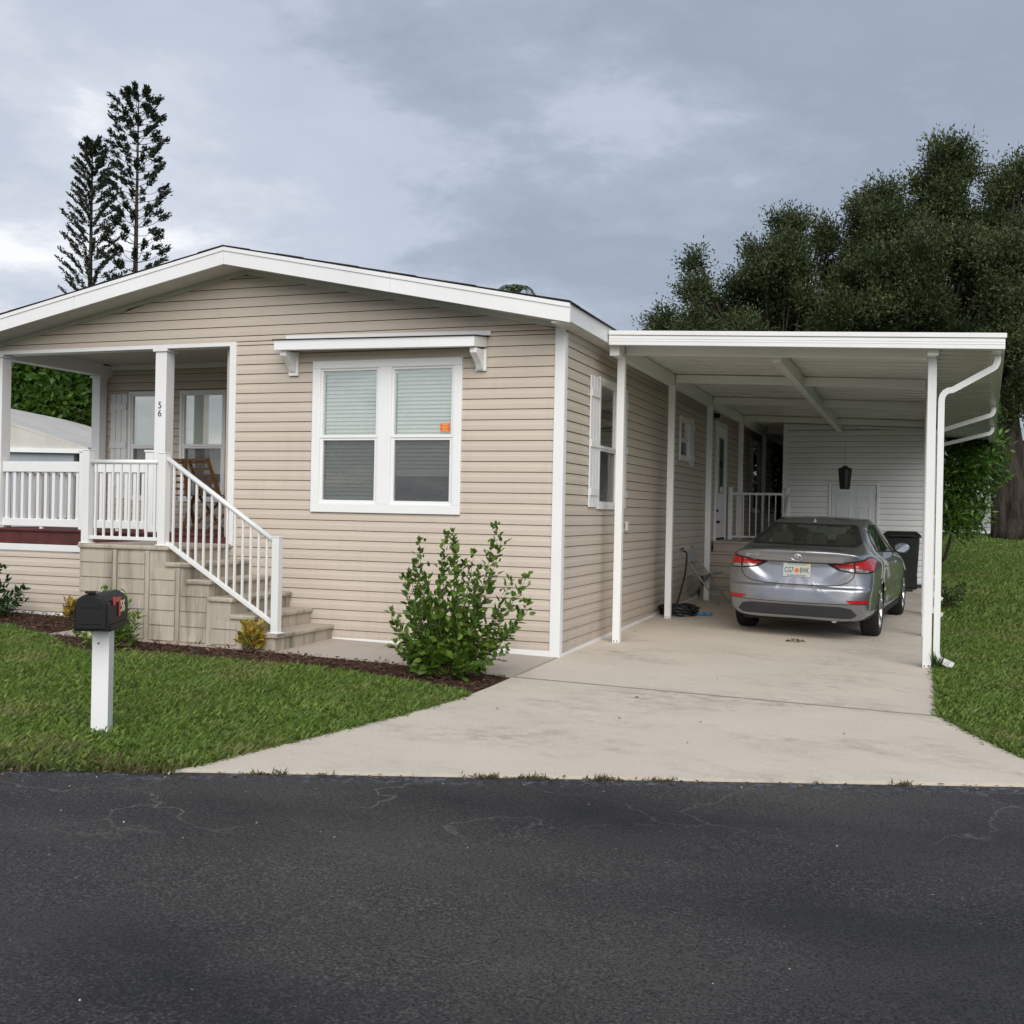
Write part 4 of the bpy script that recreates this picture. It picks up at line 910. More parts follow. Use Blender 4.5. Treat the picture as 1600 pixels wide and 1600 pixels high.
# side steps and landing at the house door --------------------------------
ss = thing('side_steps', (.6, 8.3, zg(.6, 8)), 'tan concrete side steps up to the house door under the carport', 'steps')
stp = [.11 + .17 * (i + 1) for i in range(5)]; syy = [7.02 + .28 * i for i in range(5)]
pr_ = [(9.6, -.02), (7.05, -.02)]
for i in range(5):
    pr_.append((syy[i] + .03, stp[i] - .04))
    if i < 4: pr_.append((syy[i + 1] + .03, stp[i] - .04))
pr_.append((9.6, stp[4] - .04))
MB().prism(pr_, .05, 1.32, lambda a, b, h_: (h_, a, b)).obj('step_body', 'walk_concrete', ss)
for i in range(5): MB().box(.045, 1.33, syy[i], (syy[i + 1] + .028) if i < 4 else 9.62, stp[i] - .039, stp[i]).obj('tread', 'walk_concrete', ss, bevel=.01)
sr = thing('side_railing', (.5, 9.55, stp[4]), 'white metal railing on the side landing beside the house door', 'railing')
for x in (.10, 1.06): MB().box(x - .035, x + .035, 9.52, 9.59, stp[4], 1.88 if x < .5 else 1.80).obj('rail_post', 'aluminium_white', sr, bevel=.004)
MB().box(.13, 1.03, 9.535, 9.575, 1.745, 1.785).obj('top_rail', 'aluminium_white', sr); MB().box(.13, 1.03, 9.535, 9.575, 1.00, 1.03).obj('bottom_rail', 'aluminium_white', sr)
for i in range(8): MB().box(.205 + i * .11, .222 + i * .11, 9.546, 9.564, 1.02, 1.75).obj('baluster', 'aluminium_white', sr)
MB().lathe([(0, .09), (.03, .085), (.05, .05), (.05, .03), (.02, 0)], 12, lambda a, b, h_: (1.06 + a, 9.555 + b, 1.80 + h_)).obj('ball_cap', 'aluminium_white', sr, smooth=True)
MB().hexa([(1.10, 9.53, stp[4]), (1.13, 9.53, stp[4]), (1.13, 8.4, stp[4]), (1.10, 8.4, stp[4]), (1.10, 9.53, 1.77), (1.13, 9.53, 1.77), (1.13, 9.30, 1.72), (1.10, 9.30, 1.72)]).obj('side_panel', 'aluminium_white', sr)

# ================================================================== MAILBOX
mx_, my_ = -1.555, -4.465; mz = zg(mx_, my_)
mail = thing('mailbox', (mx_, my_, mz), 'black mailbox with red flag and number 56 on a white post', 'mailbox', math.atan2(RN.y, RN.x) + math.pi / 2)
# local axes: -y is the door side (towards the road), +x runs along the road to the right
MB().box(-.052, .052, -.052, .052, -.05, .665).obj('post', 'white_vinyl', mail, True, bevel=.004)
MB().lathe([(0, .003), (.006, .003), (.007, 0)], 8, lambda a, b, h_: (a - .012, -.052 - h_, .56 + b)).obj('screw', 'screw_grey', mail, True)
MB().box(-.075, .075, -.10, .20, .64, .666).obj('mounting_board', 'black_paint', mail, True)
def arch(w, zb, zs, k=14):
    return [(-w, zb), (w, zb)] + [(w * math.cos(a), zs + (w * .80) * math.sin(a)) for a in np.linspace(0, math.pi, k)]
MB().prism(arch(.094, .667, .80), -.215, .185, lambda a, b, h_: (a, h_, b)).obj('box', 'black_paint', mail, True, bevel=.006)
MB().prism(arch(.100, .655, .803), -.245, -.205, lambda a, b, h_: (a, h_, b)).obj('rim', 'black_paint', mail, True, bevel=.006)
md = MB().prism(arch(.092, .668, .80), -.256, -.244, lambda a, b, h_: (a, h_, b)).obj('door', 'black_paint', mail, True, bevel=.006)
for zz_ in (.70, .80): MB().box(-.06, .06, -.263, -.255, zz_, zz_ + .008).obj('door_rib', 'black_paint', md, True)
MB().box(-.03, .03, -.275, -.244, .884, .900).obj('door_catch', 'black_paint', mail, True, bevel=.004)
MB().box(.091, .104, -.21, .185, .662, .690).obj('side_ledge', 'black_paint', mail, True)
fl = MB().box(.096, .102, -.13, .005, .818, .848).box(.096, .102, -.025, .006, .730, .818).box(.096, .103, -.135, -.105, .804, .856).obj('flag', 'red_plastic', mail, True, bevel=.003)
lettering('56', .100, 'gold_letter', mail, (.0965, .062, .782), (0, 1, 0), (0, 0, 1), True, sx=.9, font_shear=.08, bold=.002)

# ================================================================== CAR
car = thing('car', (1.985, 3.64, zg(1.985, 3.64)), 'metallic silver-grey four-door sedan parked under the carport', 'car', math.radians(-4.6))
car.rotation_euler = (.016, .017, math.radians(-4.6))
SX, SZ, OV = .925, .945, .955
RINGS = [   # each ring: (x, z, s) from bottom centre round the side to top centre; s measured from the tail
 [(0, .77, .060), (.02, .772, .060), (.035, .785, .060), (.045, .80, .060), (.05, .82, .060), (.045, .835, .060), (.04, .85, .060), (.03, .86, .060), (.015, .868, .060), (0, .87, .060)],
 [(0, .45, .030), (.26, .45, .035), (.40, .50, .04), (.44, .58, .05), (.46, .68, .06), (.44, .78, .062), (.40, .86, .06), (.30, .895, .052), (.15, .905, .046), (0, .91, .042)],
 [(0, .34, .036), (.42, .34, .045), (.62, .42, .065), (.66, .53, .075), (.68, .66, .09), (.67, .79, .095), (.63, .90, .085), (.48, .965, .05), (.24, .985, .030), (0, .99, .024)],
 [(0, .275, .07), (.55, .275, .09), (.75, .345, .15), (.80, .50, .15), (.82, .65, .17), (.815, .79, .195), (.79, .91, .18), (.68, 1.005, .10), (.40, 1.035, .035), (0, 1.045, .015)],
 [(0, .235, .14), (.60, .235, .16), (.81, .315, .27), (.855, .50, .28), (.870, .66, .30), (.865, .81, .32), (.825, .94, .30), (.715, 1.035, .19), (.42, 1.062, .09), (0, 1.072, .07)],
 [(0, .21, .50), (.65, .21, .50), (.84, .29, .55), (.885, .50, .56), (.893, .68, .58), (.884, .85, .58), (.838, .985, .56), (.690, 1.085, .47), (.40, 1.100, .44), (0, 1.108, .42)],
 [(0, .20, .96), (.66, .20, .96), (.86, .28, .96), (.895, .50, .96), (.900, .70, .96), (.890, .88, .96), (.825, 1.015, .96), (.640, 1.215, .93), (.42, 1.262, .90), (0, 1.280, .88)],
 [(0, .20, 1.5), (.66, .20, 1.5), (.86, .28, 1.5), (.88, .50, 1.5), (.890, .70, 1.5), (.882, .88, 1.5), (.815, 1.02, 1.5), (.600, 1.345, 1.48), (.42, 1.388, 1.45), (0, 1.405, 1.44)],
 [(0, .20, 2.1), (.66, .20, 2.1), (.86, .28, 2.1), (.875, .50, 2.1), (.887, .69, 2.1), (.875, .86, 2.1), (.81, 1.0, 2.1), (.600, 1.375, 2.1), (.42, 1.418, 2.1), (0, 1.435, 2.1)],
 [(0, .20, 2.7), (.66, .20, 2.7), (.86, .28, 2.7), (.875, .50, 2.7), (.887, .68, 2.7), (.873, .84, 2.7), (.805, .97, 2.7), (.585, 1.325, 2.68), (.40, 1.372, 2.66), (0, 1.39, 2.65)],
 [(0, .20, 3.2), (.66, .20, 3.2), (.86, .28, 3.2), (.88, .50, 3.2), (.888, .67, 3.2), (.872, .82, 3.2), (.795, .94, 3.2), (.63, 1.11, 3.2), (.42, 1.165, 3.2), (0, 1.185, 3.2)],
 [(0, .20, 3.6), (.66, .20, 3.6), (.86, .28, 3.6), (.885, .50, 3.6), (.890, .66, 3.6), (.868, .80, 3.6), (.78, .91, 3.6), (.66, .97, 3.6), (.42, 1.005, 3.6), (0, 1.02, 3.6)],
 [(0, .21, 4.1), (.62, .21, 4.1), (.80, .29, 4.1), (.84, .48, 4.1), (.845, .62, 4.1), (.82, .74, 4.1), (.74, .82, 4.1), (.60, .87, 4.1), (.38, .90, 4.1), (0, .915, 4.1)],
 [(0, .23, 4.42), (.50, .23, 4.40), (.66, .31, 4.36), (.70, .46, 4.36), (.70, .58, 4.36), (.67, .66, 4.37), (.60, .71, 4.38), (.48, .745, 4.40), (.28, .765, 4.42), (0, .775, 4.43)],
 [(0, .42, 4.53), (.05, .42, 4.53), (.08, .45, 4.53), (.09, .50, 4.53), (.09, .54, 4.53), (.08, .57, 4.53), (.07, .59, 4.53), (.05, .60, 4.53), (.02, .61, 4.53), (0, .61, 4.53)]]
G = np.array(RINGS, float)
def crspline(P, sub):     # Catmull-Rom along axis 0 with per-segment subdivisions
    out = []; n = len(P)
    for i in range(n - 1):
        p0 = P[max(i - 1, 0)]; p1 = P[i]; p2 = P[i + 1]; p3 = P[min(i + 2, n - 1)]; k = sub[i] if hasattr(sub, '__len__') else sub
        for j in range(k):
            t = j / k; m1 = (p2 - p0) * .5 * .92; m2 = (p3 - p1) * .5 * .92
            out.append((2 * t**3 - 3 * t**2 + 1) * p1 + (t**3 - 2 * t**2 + t) * m1 + (-2 * t**3 + 3 * t**2) * p2 + (t**3 - t**2) * m2)
    out.append(P[-1]); return np.array(out)
H_ = crspline(G, [12, 14, 12, 10, 8, 8, 8, 8, 8, 8, 8, 8, 8, 6]); H_ = crspline(np.swapaxes(H_, 0, 1), 9); H_ = np.swapaxes(H_, 0, 1)
H_[..., 0] = np.maximum(H_[..., 0], 0)
H_[:, 0, 0] = 0; H_[:, -1, 0] = 0; H_[0] = [0, .82, .060]; H_[-1] = [0, .5, 4.535]
BX, BZ, BS = H_[..., 0] * SX, H_[..., 1] * SZ, H_[..., 2]
def sst(a, b, x): t = np.clip((x - a) / (b - a), 0, 1); return t * t * (3 - 2 * t)
rear = 1 - sst(.14, .34, BS)
hw = .28 + .30 * np.clip((BZ - .62) / .24, 0, 1)
rec = rear * (1 - sst(hw - .07, hw + .11, BX)) * np.clip((BZ - .60) / .25, 0, 1) * (1 - sst(.853, .872, BZ))
BS = BS + .050 * rec
BS = BS - rear * (.030 * (1 - sst(.575, .612, BZ)) * sst(.30, .42, BZ)) + rear * .012 * (1 - sst(.40, .425, BZ))
BS = BS - rear * .018 * sst(.93, .985, BZ) * (1 - sst(.99, 1.01, BZ)) * (1 - sst(.60, .78, BX))
nu, nv = BX.shape
def full(BX, BZ, BS):
    Vr = np.stack([BX, BS - OV, BZ], -1); Vl = Vr.copy(); Vl[..., 0] *= -1
    return np.concatenate([Vr.reshape(-1, 3), Vl.reshape(-1, 3)])
V = full(BX, BZ, BS); ix = np.arange(nu * nv).reshape(nu, nv)
Fr = np.stack([ix[:-1, :-1], ix[:-1, 1:], ix[1:, 1:], ix[1:, :-1]], -1).reshape(-1, 4); Fl = Fr[:, ::-1] + nu * nv
FA = np.concatenate([Fr, Fl])
# which way do the normals point
c0 = V[Fr].mean(1); nn = np.cross(V[Fr][:, 1] - V[Fr][:, 0], V[Fr][:, 2] - V[Fr][:, 0])
if (nn[:, 0] * np.sign(c0[:, 0]))[c0[:, 0] > .8].mean() < 0: FA = FA[:, ::-1]
BVH = BVHTree.FromPolygons([Vector(v) for v in V], [tuple(f) for f in FA])
cen = V[FA].mean(1); nrm = unit(np.cross(V[FA][:, 2] - V[FA][:, 0], V[FA][:, 3] - V[FA][:, 1]))
def shrink(P, d):
    P = np.asarray(P, float); c = P.mean(0); return c + (P - c) * (1 - d)
REARWIN = [(-.60, 1.052), (-.56, 1.040), (.56, 1.040), (.60, 1.052), (.615, 1.085), (.50, 1.255), (.47, 1.270), (-.47, 1.270), (-.50, 1.255), (-.615, 1.085)]
SIDE_R = [(.98, .985), (1.86, .945), (1.86, 1.262), (1.60, 1.258), (1.30, 1.20), (1.10, 1.10)]
SIDE_F = [(1.93, .942), (3.10, .895), (2.95, .99), (2.72, 1.14), (2.5, 1.232), (2.2, 1.262), (1.93, 1.264)]
WSHIELD = [(-.66, .985), (.66, .985), (.52, 1.285), (-.52, 1.285)]
kill = np.zeros(len(FA), bool); sC = cen[:, 1] + OV
kill |= inpoly(cen[:, 0], cen[:, 2], shrink(REARWIN, .05)) & (sC < 1.5) & (nrm[:, 1] < 0)
for P in (SIDE_R, SIDE_F): kill |= inpoly(sC, cen[:, 2], shrink(P, .06)) & (np.abs(cen[:, 0]) > .4)
kill |= inpoly(cen[:, 0], cen[:, 2], shrink(WSHIELD, .05)) & (sC > 2.6) & (sC < 3.75) & (nrm[:, 1] > 0)
for sw in (OV, OV + 2.70): kill |= (np.hypot(sC - sw, cen[:, 2] - .305) < .345) & (np.abs(cen[:, 0]) > .52) & (cen[:, 2] < .7)
body = link(bpy.data.objects.new('body', npmesh('body', V, FA[~kill], 'car_paint', True))); put(body, car, True)
wl = body.modifiers.new('weld', 'WELD'); wl.merge_threshold = .0004
import bmesh
def cast(o_, d_):
    h_, n_, i_, t_ = BVH.ray_cast(Vector(o_), Vector(d_).normalized()); return h_, n_
def c_rear(x, z): return cast((x, -2.5, z), (0, 1, 0))
def c_front(x, z): return cast((x, 6, z), (0, -1, 0))
def c_side(sg): return lambda s_, z: cast((sg * 2, s_ - OV, z), (-sg, 0, 0))
def c_ang(sg): # angle from straight behind, about an axis inside the tail
    def f(a, z): a = math.radians(a); return cast((sg * 3 * math.sin(a), -.06 - 3 * math.cos(a), z), (-sg * math.sin(a), math.cos(a), 0))
    return f
def patch(name, poly, fn, off, mat, parent=car, step=(.03, .03), holes=None, smooth=True):
    bm = bmesh.new(); vs = [bm.verts.new((p[0], p[1], 0)) for p in poly]; bm.faces.new(vs)
    P = np.array(poly)
    for ax in (0, 1):
        k = math.floor(P[:, ax].min() / step[ax]) + 1
        while k * step[ax] < P[:, ax].max():
            co = [0, 0, 0]; co[ax] = k * step[ax]; no = [0, 0, 0]; no[ax] = 1
            bmesh.ops.bisect_plane(bm, geom=bm.verts[:] + bm.edges[:] + bm.faces[:], plane_co=co, plane_no=no); k += 1
    if holes is not None:
        bmesh.ops.delete(bm, geom=[f for f in bm.faces if holes(f.calc_center_median())], context='FACES')
    dead = []
    for v_ in bm.verts:
        h_, n_ = fn(v_.co.x, v_.co.y)
        if h_ is None: dead.append(v_); continue
        v_.co = h_ + n_ * off
    bmesh.ops.delete(bm, geom=dead, context='VERTS')
    bmesh.ops.recalc_face_normals(bm, faces=bm.faces[:])
    me = bpy.data.meshes.new(name); bm.to_mesh(me); bm.free(); me.materials.append(MATS[mat])
    if smooth: me.polygons.foreach_set('use_smooth', [True] * len(me.polygons))
    o = link(bpy.data.objects.new(name, me)); put(o, parent, True); return o
def ribbon(name, line, fn, w, mat, off=.0025, parent=car, closed=False, step=.02):
    pts = []
    L_ = list(line) + ([line[0]] if closed else [])
    for (a, b), (c_, d) in zip(L_[:-1], L_[1:]):
        k = max(2, int(math.hypot(c_ - a, d - b) / step)); k = min(k, 40)
        for i in range(k): t = i / k; pts.append((a + (c_ - a) * t, b + (d - b) * t))
    pts.append(L_[-1]); Q = [fn(*p) for p in pts]; Q = [q for q in Q if q[0] is not None]; mb = MB()
    for i, (h_, n_) in enumerate(Q):
        t = (Q[min(i + 1, len(Q) - 1)][0] - Q[max(i - 1, 0)][0]).normalized(); r = t.cross(n_).normalized()
        mb.v += [tuple(h_ + n_ * off + r * w / 2), tuple(h_ + n_ * off - r * w / 2)]
    for i in range(len(Q) - 1): mb.f.append((2 * i, 2 * i + 1, 2 * i + 3, 2 * i + 2))
    return mb.obj(name, mat, parent, True)
# glass: black ceramic border and pane
def pane(name, poly, fn, border=.055):
    inn = shrink(poly, border)
    fr_ = patch('window_seal', poly, fn, .0035, 'interior_black', step=(.02, .02), holes=lambda c: bool(inpoly(np.array(c.x), np.array(c.y), shrink(poly, border + .03))))
    patch(name, inn, fn, .0045, 'car_glass', step=(.06, .06))
    ribbon('seal_edge', poly, fn, .010, 'interior_black', .004, closed=True)
pane('rear_window', REARWIN, c_rear, .09)
for sg in (1, -1): pane('side_window', SIDE_R, c_side(sg), .05); pane('side_window', SIDE_F, c_side(sg), .05)
pane('windscreen', WSHIELD, c_front, .05)
# tail lamps wrapping round the corners
for sg in (1, -1):
    f = c_ang(sg)
    outer = [(21.5, .866), (30, .880), (40, .908), (50, .942), (60, .942), (73, .905), (64, .842), (56, .780), (46, .766), (36, .770), (29, .793), (25, .830)]
    tl = patch('tail_lamp', outer, f, .004, 'interior_black', step=(2, .02))
    patch('red_lens', [(24.5, .858), (30, .868), (37.6, .886), (37.6, .820), (29.6, .820), (26.8, .842)], f, .007, 'lamp_red', tl, (2, .02))
    patch('red_lens', [(38.7, .889), (44, .906), (50, .930), (59, .930), (69, .902), (62, .845), (55.5, .793), (49, .792), (46, .818), (38.7, .824)], f, .007, 'lamp_red', tl, (2, .02))
    patch('clear_lens', [(29.8, .816), (37.6, .816), (37.6, .783), (31.2, .796)], f, .007, 'lamp_clear', tl, (2, .02))
    patch('clear_lens', [(38.7, .820), (45.5, .813), (48.5, .792), (46.5, .779), (38.7, .781)], f, .007, 'lamp_clear', tl, (2, .02))
    patch('reflector', [(32, .470), (47, .474), (48, .442), (35, .434)], f, .005, 'lamp_red', car, (2, .02))
    ribbon('panel_gap', [(38.2, .772), (37.5, .72), (34.5, .665), (30, .632), (22, .617), (10, .612), (0, .611)], f, .009, 'gap_black', .003, step=.8)
    ribbon('lid_shadow_line', [(22, .866), (15, .864), (8, .863), (0, .8625)], f, .012, 'gap_black', .003, step=.8)  # black ribbon painted as the shade under the boot lid lip
    ribbon('bumper_line', [(47, .433), (30, .424), (15, .418), (0, .416)], f, .006, 'gap_black', .003, step=.8)
    # doors and sill lines
    fs = c_side(sg)
    ribbon('door_gap', [(1.16, .945), (1.22, .80), (1.34, .62), (1.42, .40), (1.46, .28)], fs, .007, 'gap_black'); ribbon('door_gap', [(1.90, .935), (1.90, .5), (1.92, .28)], fs, .007, 'gap_black'); ribbon('door_gap', [(3.05, .88), (3.12, .6), (3.10, .28)], fs, .007, 'gap_black')
    ribbon('sill_line', [(1.45, .285), (3.15, .285)], fs, .010, 'gap_black')
    for s_ in (1.34, 2.28):
        h_, n_ = fs(s_, .80); MB().box(min(h_.x, h_.x + sg * .035), max(h_.x, h_.x + sg * .035), h_.y - .10, h_.y + .10, .79, .815).obj('door_handle', 'car_paint', car, True, bevel=.008)
    for sw in (OV, OV + 2.70):
        ring = [(sw + .372 * math.cos(a), .305 + .372 * math.sin(a)) for a in np.linspace(-.42, math.pi + .42, 36)] + [(sw + .335 * math.cos(a), .305 + .335 * math.sin(a)) for a in np.linspace(math.pi + .42, -.42, 36)]
        patch('wheel_arch_lip', ring, fs, .007, 'car_paint', car, (.05, .05))
# diffuser panel, plate, badge
patch('lower_valance', [(-.66, .30), (-.60, .372), (-.50, .392), (.50, .392), (.60, .372), (.66, .30), (.60, .262), (-.60, .262)], c_rear, .004, 'bumper_grey', step=(.05, .02))
h_, n_ = c_rear(0, .775); py_ = h_.y - .022; tilt = .10
def plp(x, dz, d): return (x, py_ - d - dz * -.10, .775 + dz)
pl = MB().hexa([plp(-.152, -.077, .0), plp(.152, -.077, .0), plp(.152, -.077, -.012), plp(-.152, -.077, -.012), plp(-.152, .077, .0), plp(.152, .077, .0), plp(.152, .077, -.012), plp(-.152, .077, -.012)]).obj('licence_plate', 'plate_white', car, True, bevel=.004)
yd = (0, .10, 1)
lettering('CG7', .086, 'plate_ink', pl, plp(-.085, -.004, .002), (1, 0, 0), yd, True, sx=.60); lettering('BWK', .086, 'plate_ink', pl, plp(.085, -.004, .002), (1, 0, 0), yd, True, sx=.53)
MB().lathe([(0, .0015), (.026, .0015), (.026, 0)], 16, lambda a, b, hh: plp(a, b - .004, hh + .0005)).obj('orange_emblem', 'orange_ink', pl, True)
lettering('MYFLORIDA.COM', .026, 'plate_green', pl, plp(0, .060, .002), (1, 0, 0), yd, True); lettering('IN GOD WE TRUST', .024, 'plate_ink', pl, plp(0, -.061, .002), (1, 0, 0), yd, True)
MB().hexa([plp(.095, .048, .0015), plp(.135, .048, .0015), plp(.135, .048, .0005), plp(.095, .048, .0005), plp(.095, .070, .0015), plp(.135, .070, .0015), plp(.135, .070, .0005), plp(.095, .070, .0005)]).obj('registration_sticker', 'yellow_ink', pl, True)
h_, n_ = c_rear(0, .918); ey = h_.y - .006
def ep(a, b): hh, q = c_rear(a, .918 + b); return (a, hh.y - .007, .918 + b)
em = MB().tube([ep(.060 * math.cos(a), .033 * math.sin(a)) for a in np.linspace(0, 2 * math.pi, 33)], .0055, 6).obj('badge', 'chrome', car, True, smooth=True)
MB().tube([ep(-.022, -.026), ep(-.018, 0), ep(-.006, .027)], .005, 6).tube([ep(.006, -.027), ep(.018, 0), ep(.022, .026)], .005, 6).tube([ep(-.018, -.004), ep(.0, .002), ep(.018, .004)], .0045, 6).obj('badge_letter', 'chrome', em, True, smooth=True)
def dp(x, z): hh, q = c_rear(x, z); return (x, hh.y - .004, z)
o = lettering('ELANTRA', .040, 'chrome', car, dp(-.50, .925), (1, .0, 0), (0, .02, 1), True, extrude=.002)
hh1, _ = c_rear(-.58, .925); hh2, _ = c_rear(-.42, .925); bpy.data.objects.remove(o)
o = lettering('ELANTRA', .038, 'chrome', car, (-.50, (hh1.y + hh2.y) / 2 - .006, .922), (.16, hh2.y - hh1.y, 0), (0, .02, 1), True, extrude=.002)
h_, n_ = cast((0, 1.22 - OV, 3), (0, 0, -1)); MB().hexa([(-.022, h_.y - .06, h_.z - .005), (.022, h_.y - .06, h_.z - .005), (.016, h_.y + .08, h_.z), (-.016, h_.y + .08, h_.z), (-.004, h_.y - .045, h_.z + .055), (.004, h_.y - .045, h_.z + .055), (.004, h_.y + .0, h_.z + .030), (-.004, h_.y + .0, h_.z + .030)]).obj('antenna_fin', 'car_paint', car, True, bevel=.004)
# third brake light and parcel shelf
MB().box(-.62, .62, .50 - OV + .02, .98 - OV, .985, 1.0).obj('parcel_shelf', 'interior_black', car, True)
# wing mirrors
for sg in (1, -1):
    hs, ns = c_side(sg)(2.98, .93); x = sg * (abs(hs.x) + .12)
    mb = MB(); mb.lathe([(0, .09), (.05, .085), (.085, .05), (.10, 0), (.096, -.02), (0, -.02)], 20, lambda a, b, h_: (x + a * 1.0, hs.y + h_, .955 + b * .68)); mm = mb.obj('wing_mirror', 'car_paint', car, True, smooth=True)
    MB().lathe([(0, .002), (.086, .002), (.086, 0)], 20, lambda a, b, h_: (x + a, hs.y - .023 - h_, .955 + b * .66)).obj('mirror_glass', 'mirror_glass', mm, True)
    MB().bar((hs.x - sg * .02, hs.y + .03, .90), (x - sg * .03, hs.y + .03, .925), .07, .035).obj('mirror_arm', 'black_plastic', mm, True, bevel=.006)
# underbody
MB().box(-.60, .60, .20 - OV, 4.3 - OV, .19, .30).obj('underbody', 'interior_black', car, True); MB().box(-.80, .80, 1.40 - OV, 3.20 - OV, .21, .50).obj('floor_pan', 'interior_black', car, True)
for sw in (OV, OV + 2.7): MB().box(-.58, .58, sw - OV - .40, sw - OV + .40, .30, .62).obj('wheel_housing', 'interior_black', car, True)
MB().tube([(.42, -OV + .12, .235), (.42, -OV + .42, .24)], .032, 10).obj('exhaust_pipe', 'steel_grey', car, True)
# seats
def seat(x, y, w, h0=.45, h1=1.02, head=True, rake=.18):
    mb = MB(); mb.hexa([(x - w / 2, y - .08, h0), (x + w / 2, y - .08, h0), (x + w / 2, y + .08, h0), (x - w / 2, y + .08, h0), (x - w * .42, y - .08 - rake, h1), (x + w * .42, y - .08 - rake, h1), (x + w * .42, y + .02 - rake, h1), (x - w * .42, y + .02 - rake, h1)])
    s_ = mb.obj('seat', 'seat_fabric', car, True, bevel=.05)
    MB().box(x - w / 2, x + w / 2, y, y + .5, h0 - .12, h0 + .03).obj('seat_cushion', 'seat_fabric', s_, True, bevel=.03)
    return s_
def headrest(x, y, z, s_): MB().box(x - .125, x + .125, y - .05, y + .05, z, z + .17).obj('headrest', 'seat_fabric', s_, True, bevel=.04)
s_ = seat(0, 1.22 - OV + .12, 1.25, .42, 1.0, rake=.12)
for x in (-.38, 0.02, .38): headrest(x, 1.10 - OV + .1, 1.0 if x else .98, s_)
for x in (-.36, .36): s_ = seat(x, 2.35 - OV, .50, .42, 1.02); headrest(x, 2.35 - OV - .2, 1.03, s_)
MB().box(-.72, .72, 3.05 - OV, 3.5 - OV, .70, .93).obj('dashboard', 'interior_black', car, True, bevel=.04)
MB().tube([(-.36 + .18 * math.cos(a), 2.95 - OV, .88 + .18 * math.sin(a)) for a in np.linspace(0, 2 * math.pi, 25)], .014, 6).obj('steering_wheel', 'interior_black', car, True, smooth=True)
MB().box(-.11, .11, 2.80 - OV, 2.83 - OV, 1.20, 1.26).obj('rear_view_mirror', 'interior_black', car, True, bevel=.01)
# wheels
RW = .305
def wheel(x, y, sg):
    ax = lambda a, b, h_: (x + sg * h_, y + a, RW + b)
    ty = MB().lathe([(.205, -.085), (.25, -.10), (.285, -.10), (.302, -.085), (.305, -.04), (.305, .04), (.302, .075), (.288, .098), (.25, .104), (.212, .098), (.205, .06)], 40, ax).obj('wheel', 'rubber', car, True, smooth=True)
    MB().lathe([(.212, .097), (.204, .101), (.196, .085), (.185, .03), (.185, -.08)], 40, ax).obj('rim', 'alloy', ty, True, smooth=True)
    MB().lathe([(.185, -.02), (.0, -.02)], 24, ax).obj('brake_disc', 'steel_grey', ty, True)
    mb = MB()
    for k in range(5):
        a0 = 2 * math.pi * k / 5 + .3
        for da in (-.16, .16):
            a1 = a0 + da; p = Vector((math.cos(a0), math.sin(a0))) * .04; q = Vector((math.cos(a1), math.sin(a1))) * .200
            mb.bar(ax(p.x, p.y, .075), ax(q.x, q.y, .088), .034, .022, (sg, 0, 0))
    mb.obj('spokes', 'alloy', ty, True, bevel=.004); MB().lathe([(0, .085), (.04, .083), (.055, .07)], 16, ax).obj('hub_cap', 'alloy', ty, True, smooth=True)
for y in (0, 2.70):
    for sg in (1, -1): wheel(sg * .722, y, sg)

# ================================================================== THINGS UNDER THE CARPORT
# wheeled bin
bx_, by_ = 2.93, 10.55; bz = zg(bx_, by_)
bn = thing('wheeled_bin', (bx_, by_, bz), 'tall dark green-black wheeled rubbish bin against the shed wall', 'bin')
def taper(mb, cx_, cy_, w0, d0, z0, w1, d1, z1): return mb.hexa([(cx_ - w0, cy_ - d0, z0), (cx_ + w0, cy_ - d0, z0), (cx_ + w0, cy_ + d0, z0), (cx_ - w0, cy_ + d0, z0), (cx_ - w1, cy_ - d1, z1), (cx_ + w1, cy_ - d1, z1), (cx_ + w1, cy_ + d1, z1), (cx_ - w1, cy_ + d1, z1)])
taper(MB(), bx_, by_, .255, .28, bz + .05, .30, .36, bz + .93).obj('bin_body', 'bin_plastic', bn, bevel=.03)
taper(MB(), bx_, by_, .325, .385, bz + .93, .325, .385, bz + .965).obj('rim', 'bin_plastic', bn, bevel=.012)
lid = taper(MB(), bx_, by_, .32, .38, bz + .966, .24, .29, bz + 1.03).obj('lid', 'bin_plastic', bn, bevel=.02)
MB().box(bx_ - .2, bx_ + .2, by_ - .42, by_ - .37, bz + .94, bz + .975).obj('lid_grip', 'bin_plastic', bn, bevel=.01)
for sx in (-.24, .24): MB().lathe([(0, -.03), (.11, -.03), (.125, 0), (.11, .03), (0, .03)], 20, lambda a, b, h_: (bx_ + sx + h_, by_ + .27 + a, bz + .125 + b)).obj('wheel', 'rubber', bn, smooth=True)
MB().box(bx_ - .2, bx_ + .2, by_ - .25, by_ - .15, bz - .005, bz + .06).obj('foot', 'bin_plastic', bn)
# hanging black lantern
lx, ly = 2.17, 7.0; lz0, lz1 = 1.80, 2.15
ln = thing('hanging_lantern', (lx, ly, lz0), 'black tapered lantern hanging on a thin wire in the carport', 'lantern')
MB().lathe([(0, 0), (.062, .0), (.066, .02), (.092, .28), (.098, .30), (.085, .315), (.05, .325), (.03, .345), (0, .35)], 8, lambda a, b, h_: (lx + a, ly + b, lz0 + h_)).obj('lantern_body', 'black_plastic', ln)
for k in range(8): a = 2 * math.pi * k / 8; MB().bar((lx + .066 * math.cos(a), ly + .066 * math.sin(a), lz0 + .01), (lx + .095 * math.cos(a), ly + .095 * math.sin(a), lz0 + .30), .01, .01).obj('lantern_rib', 'black_paint', ln)
MB().tube([(lx, ly, lz0 + .34), (lx, ly, crz(lx) - .076)], .002, 5).obj('wire', 'steel_grey', ln)
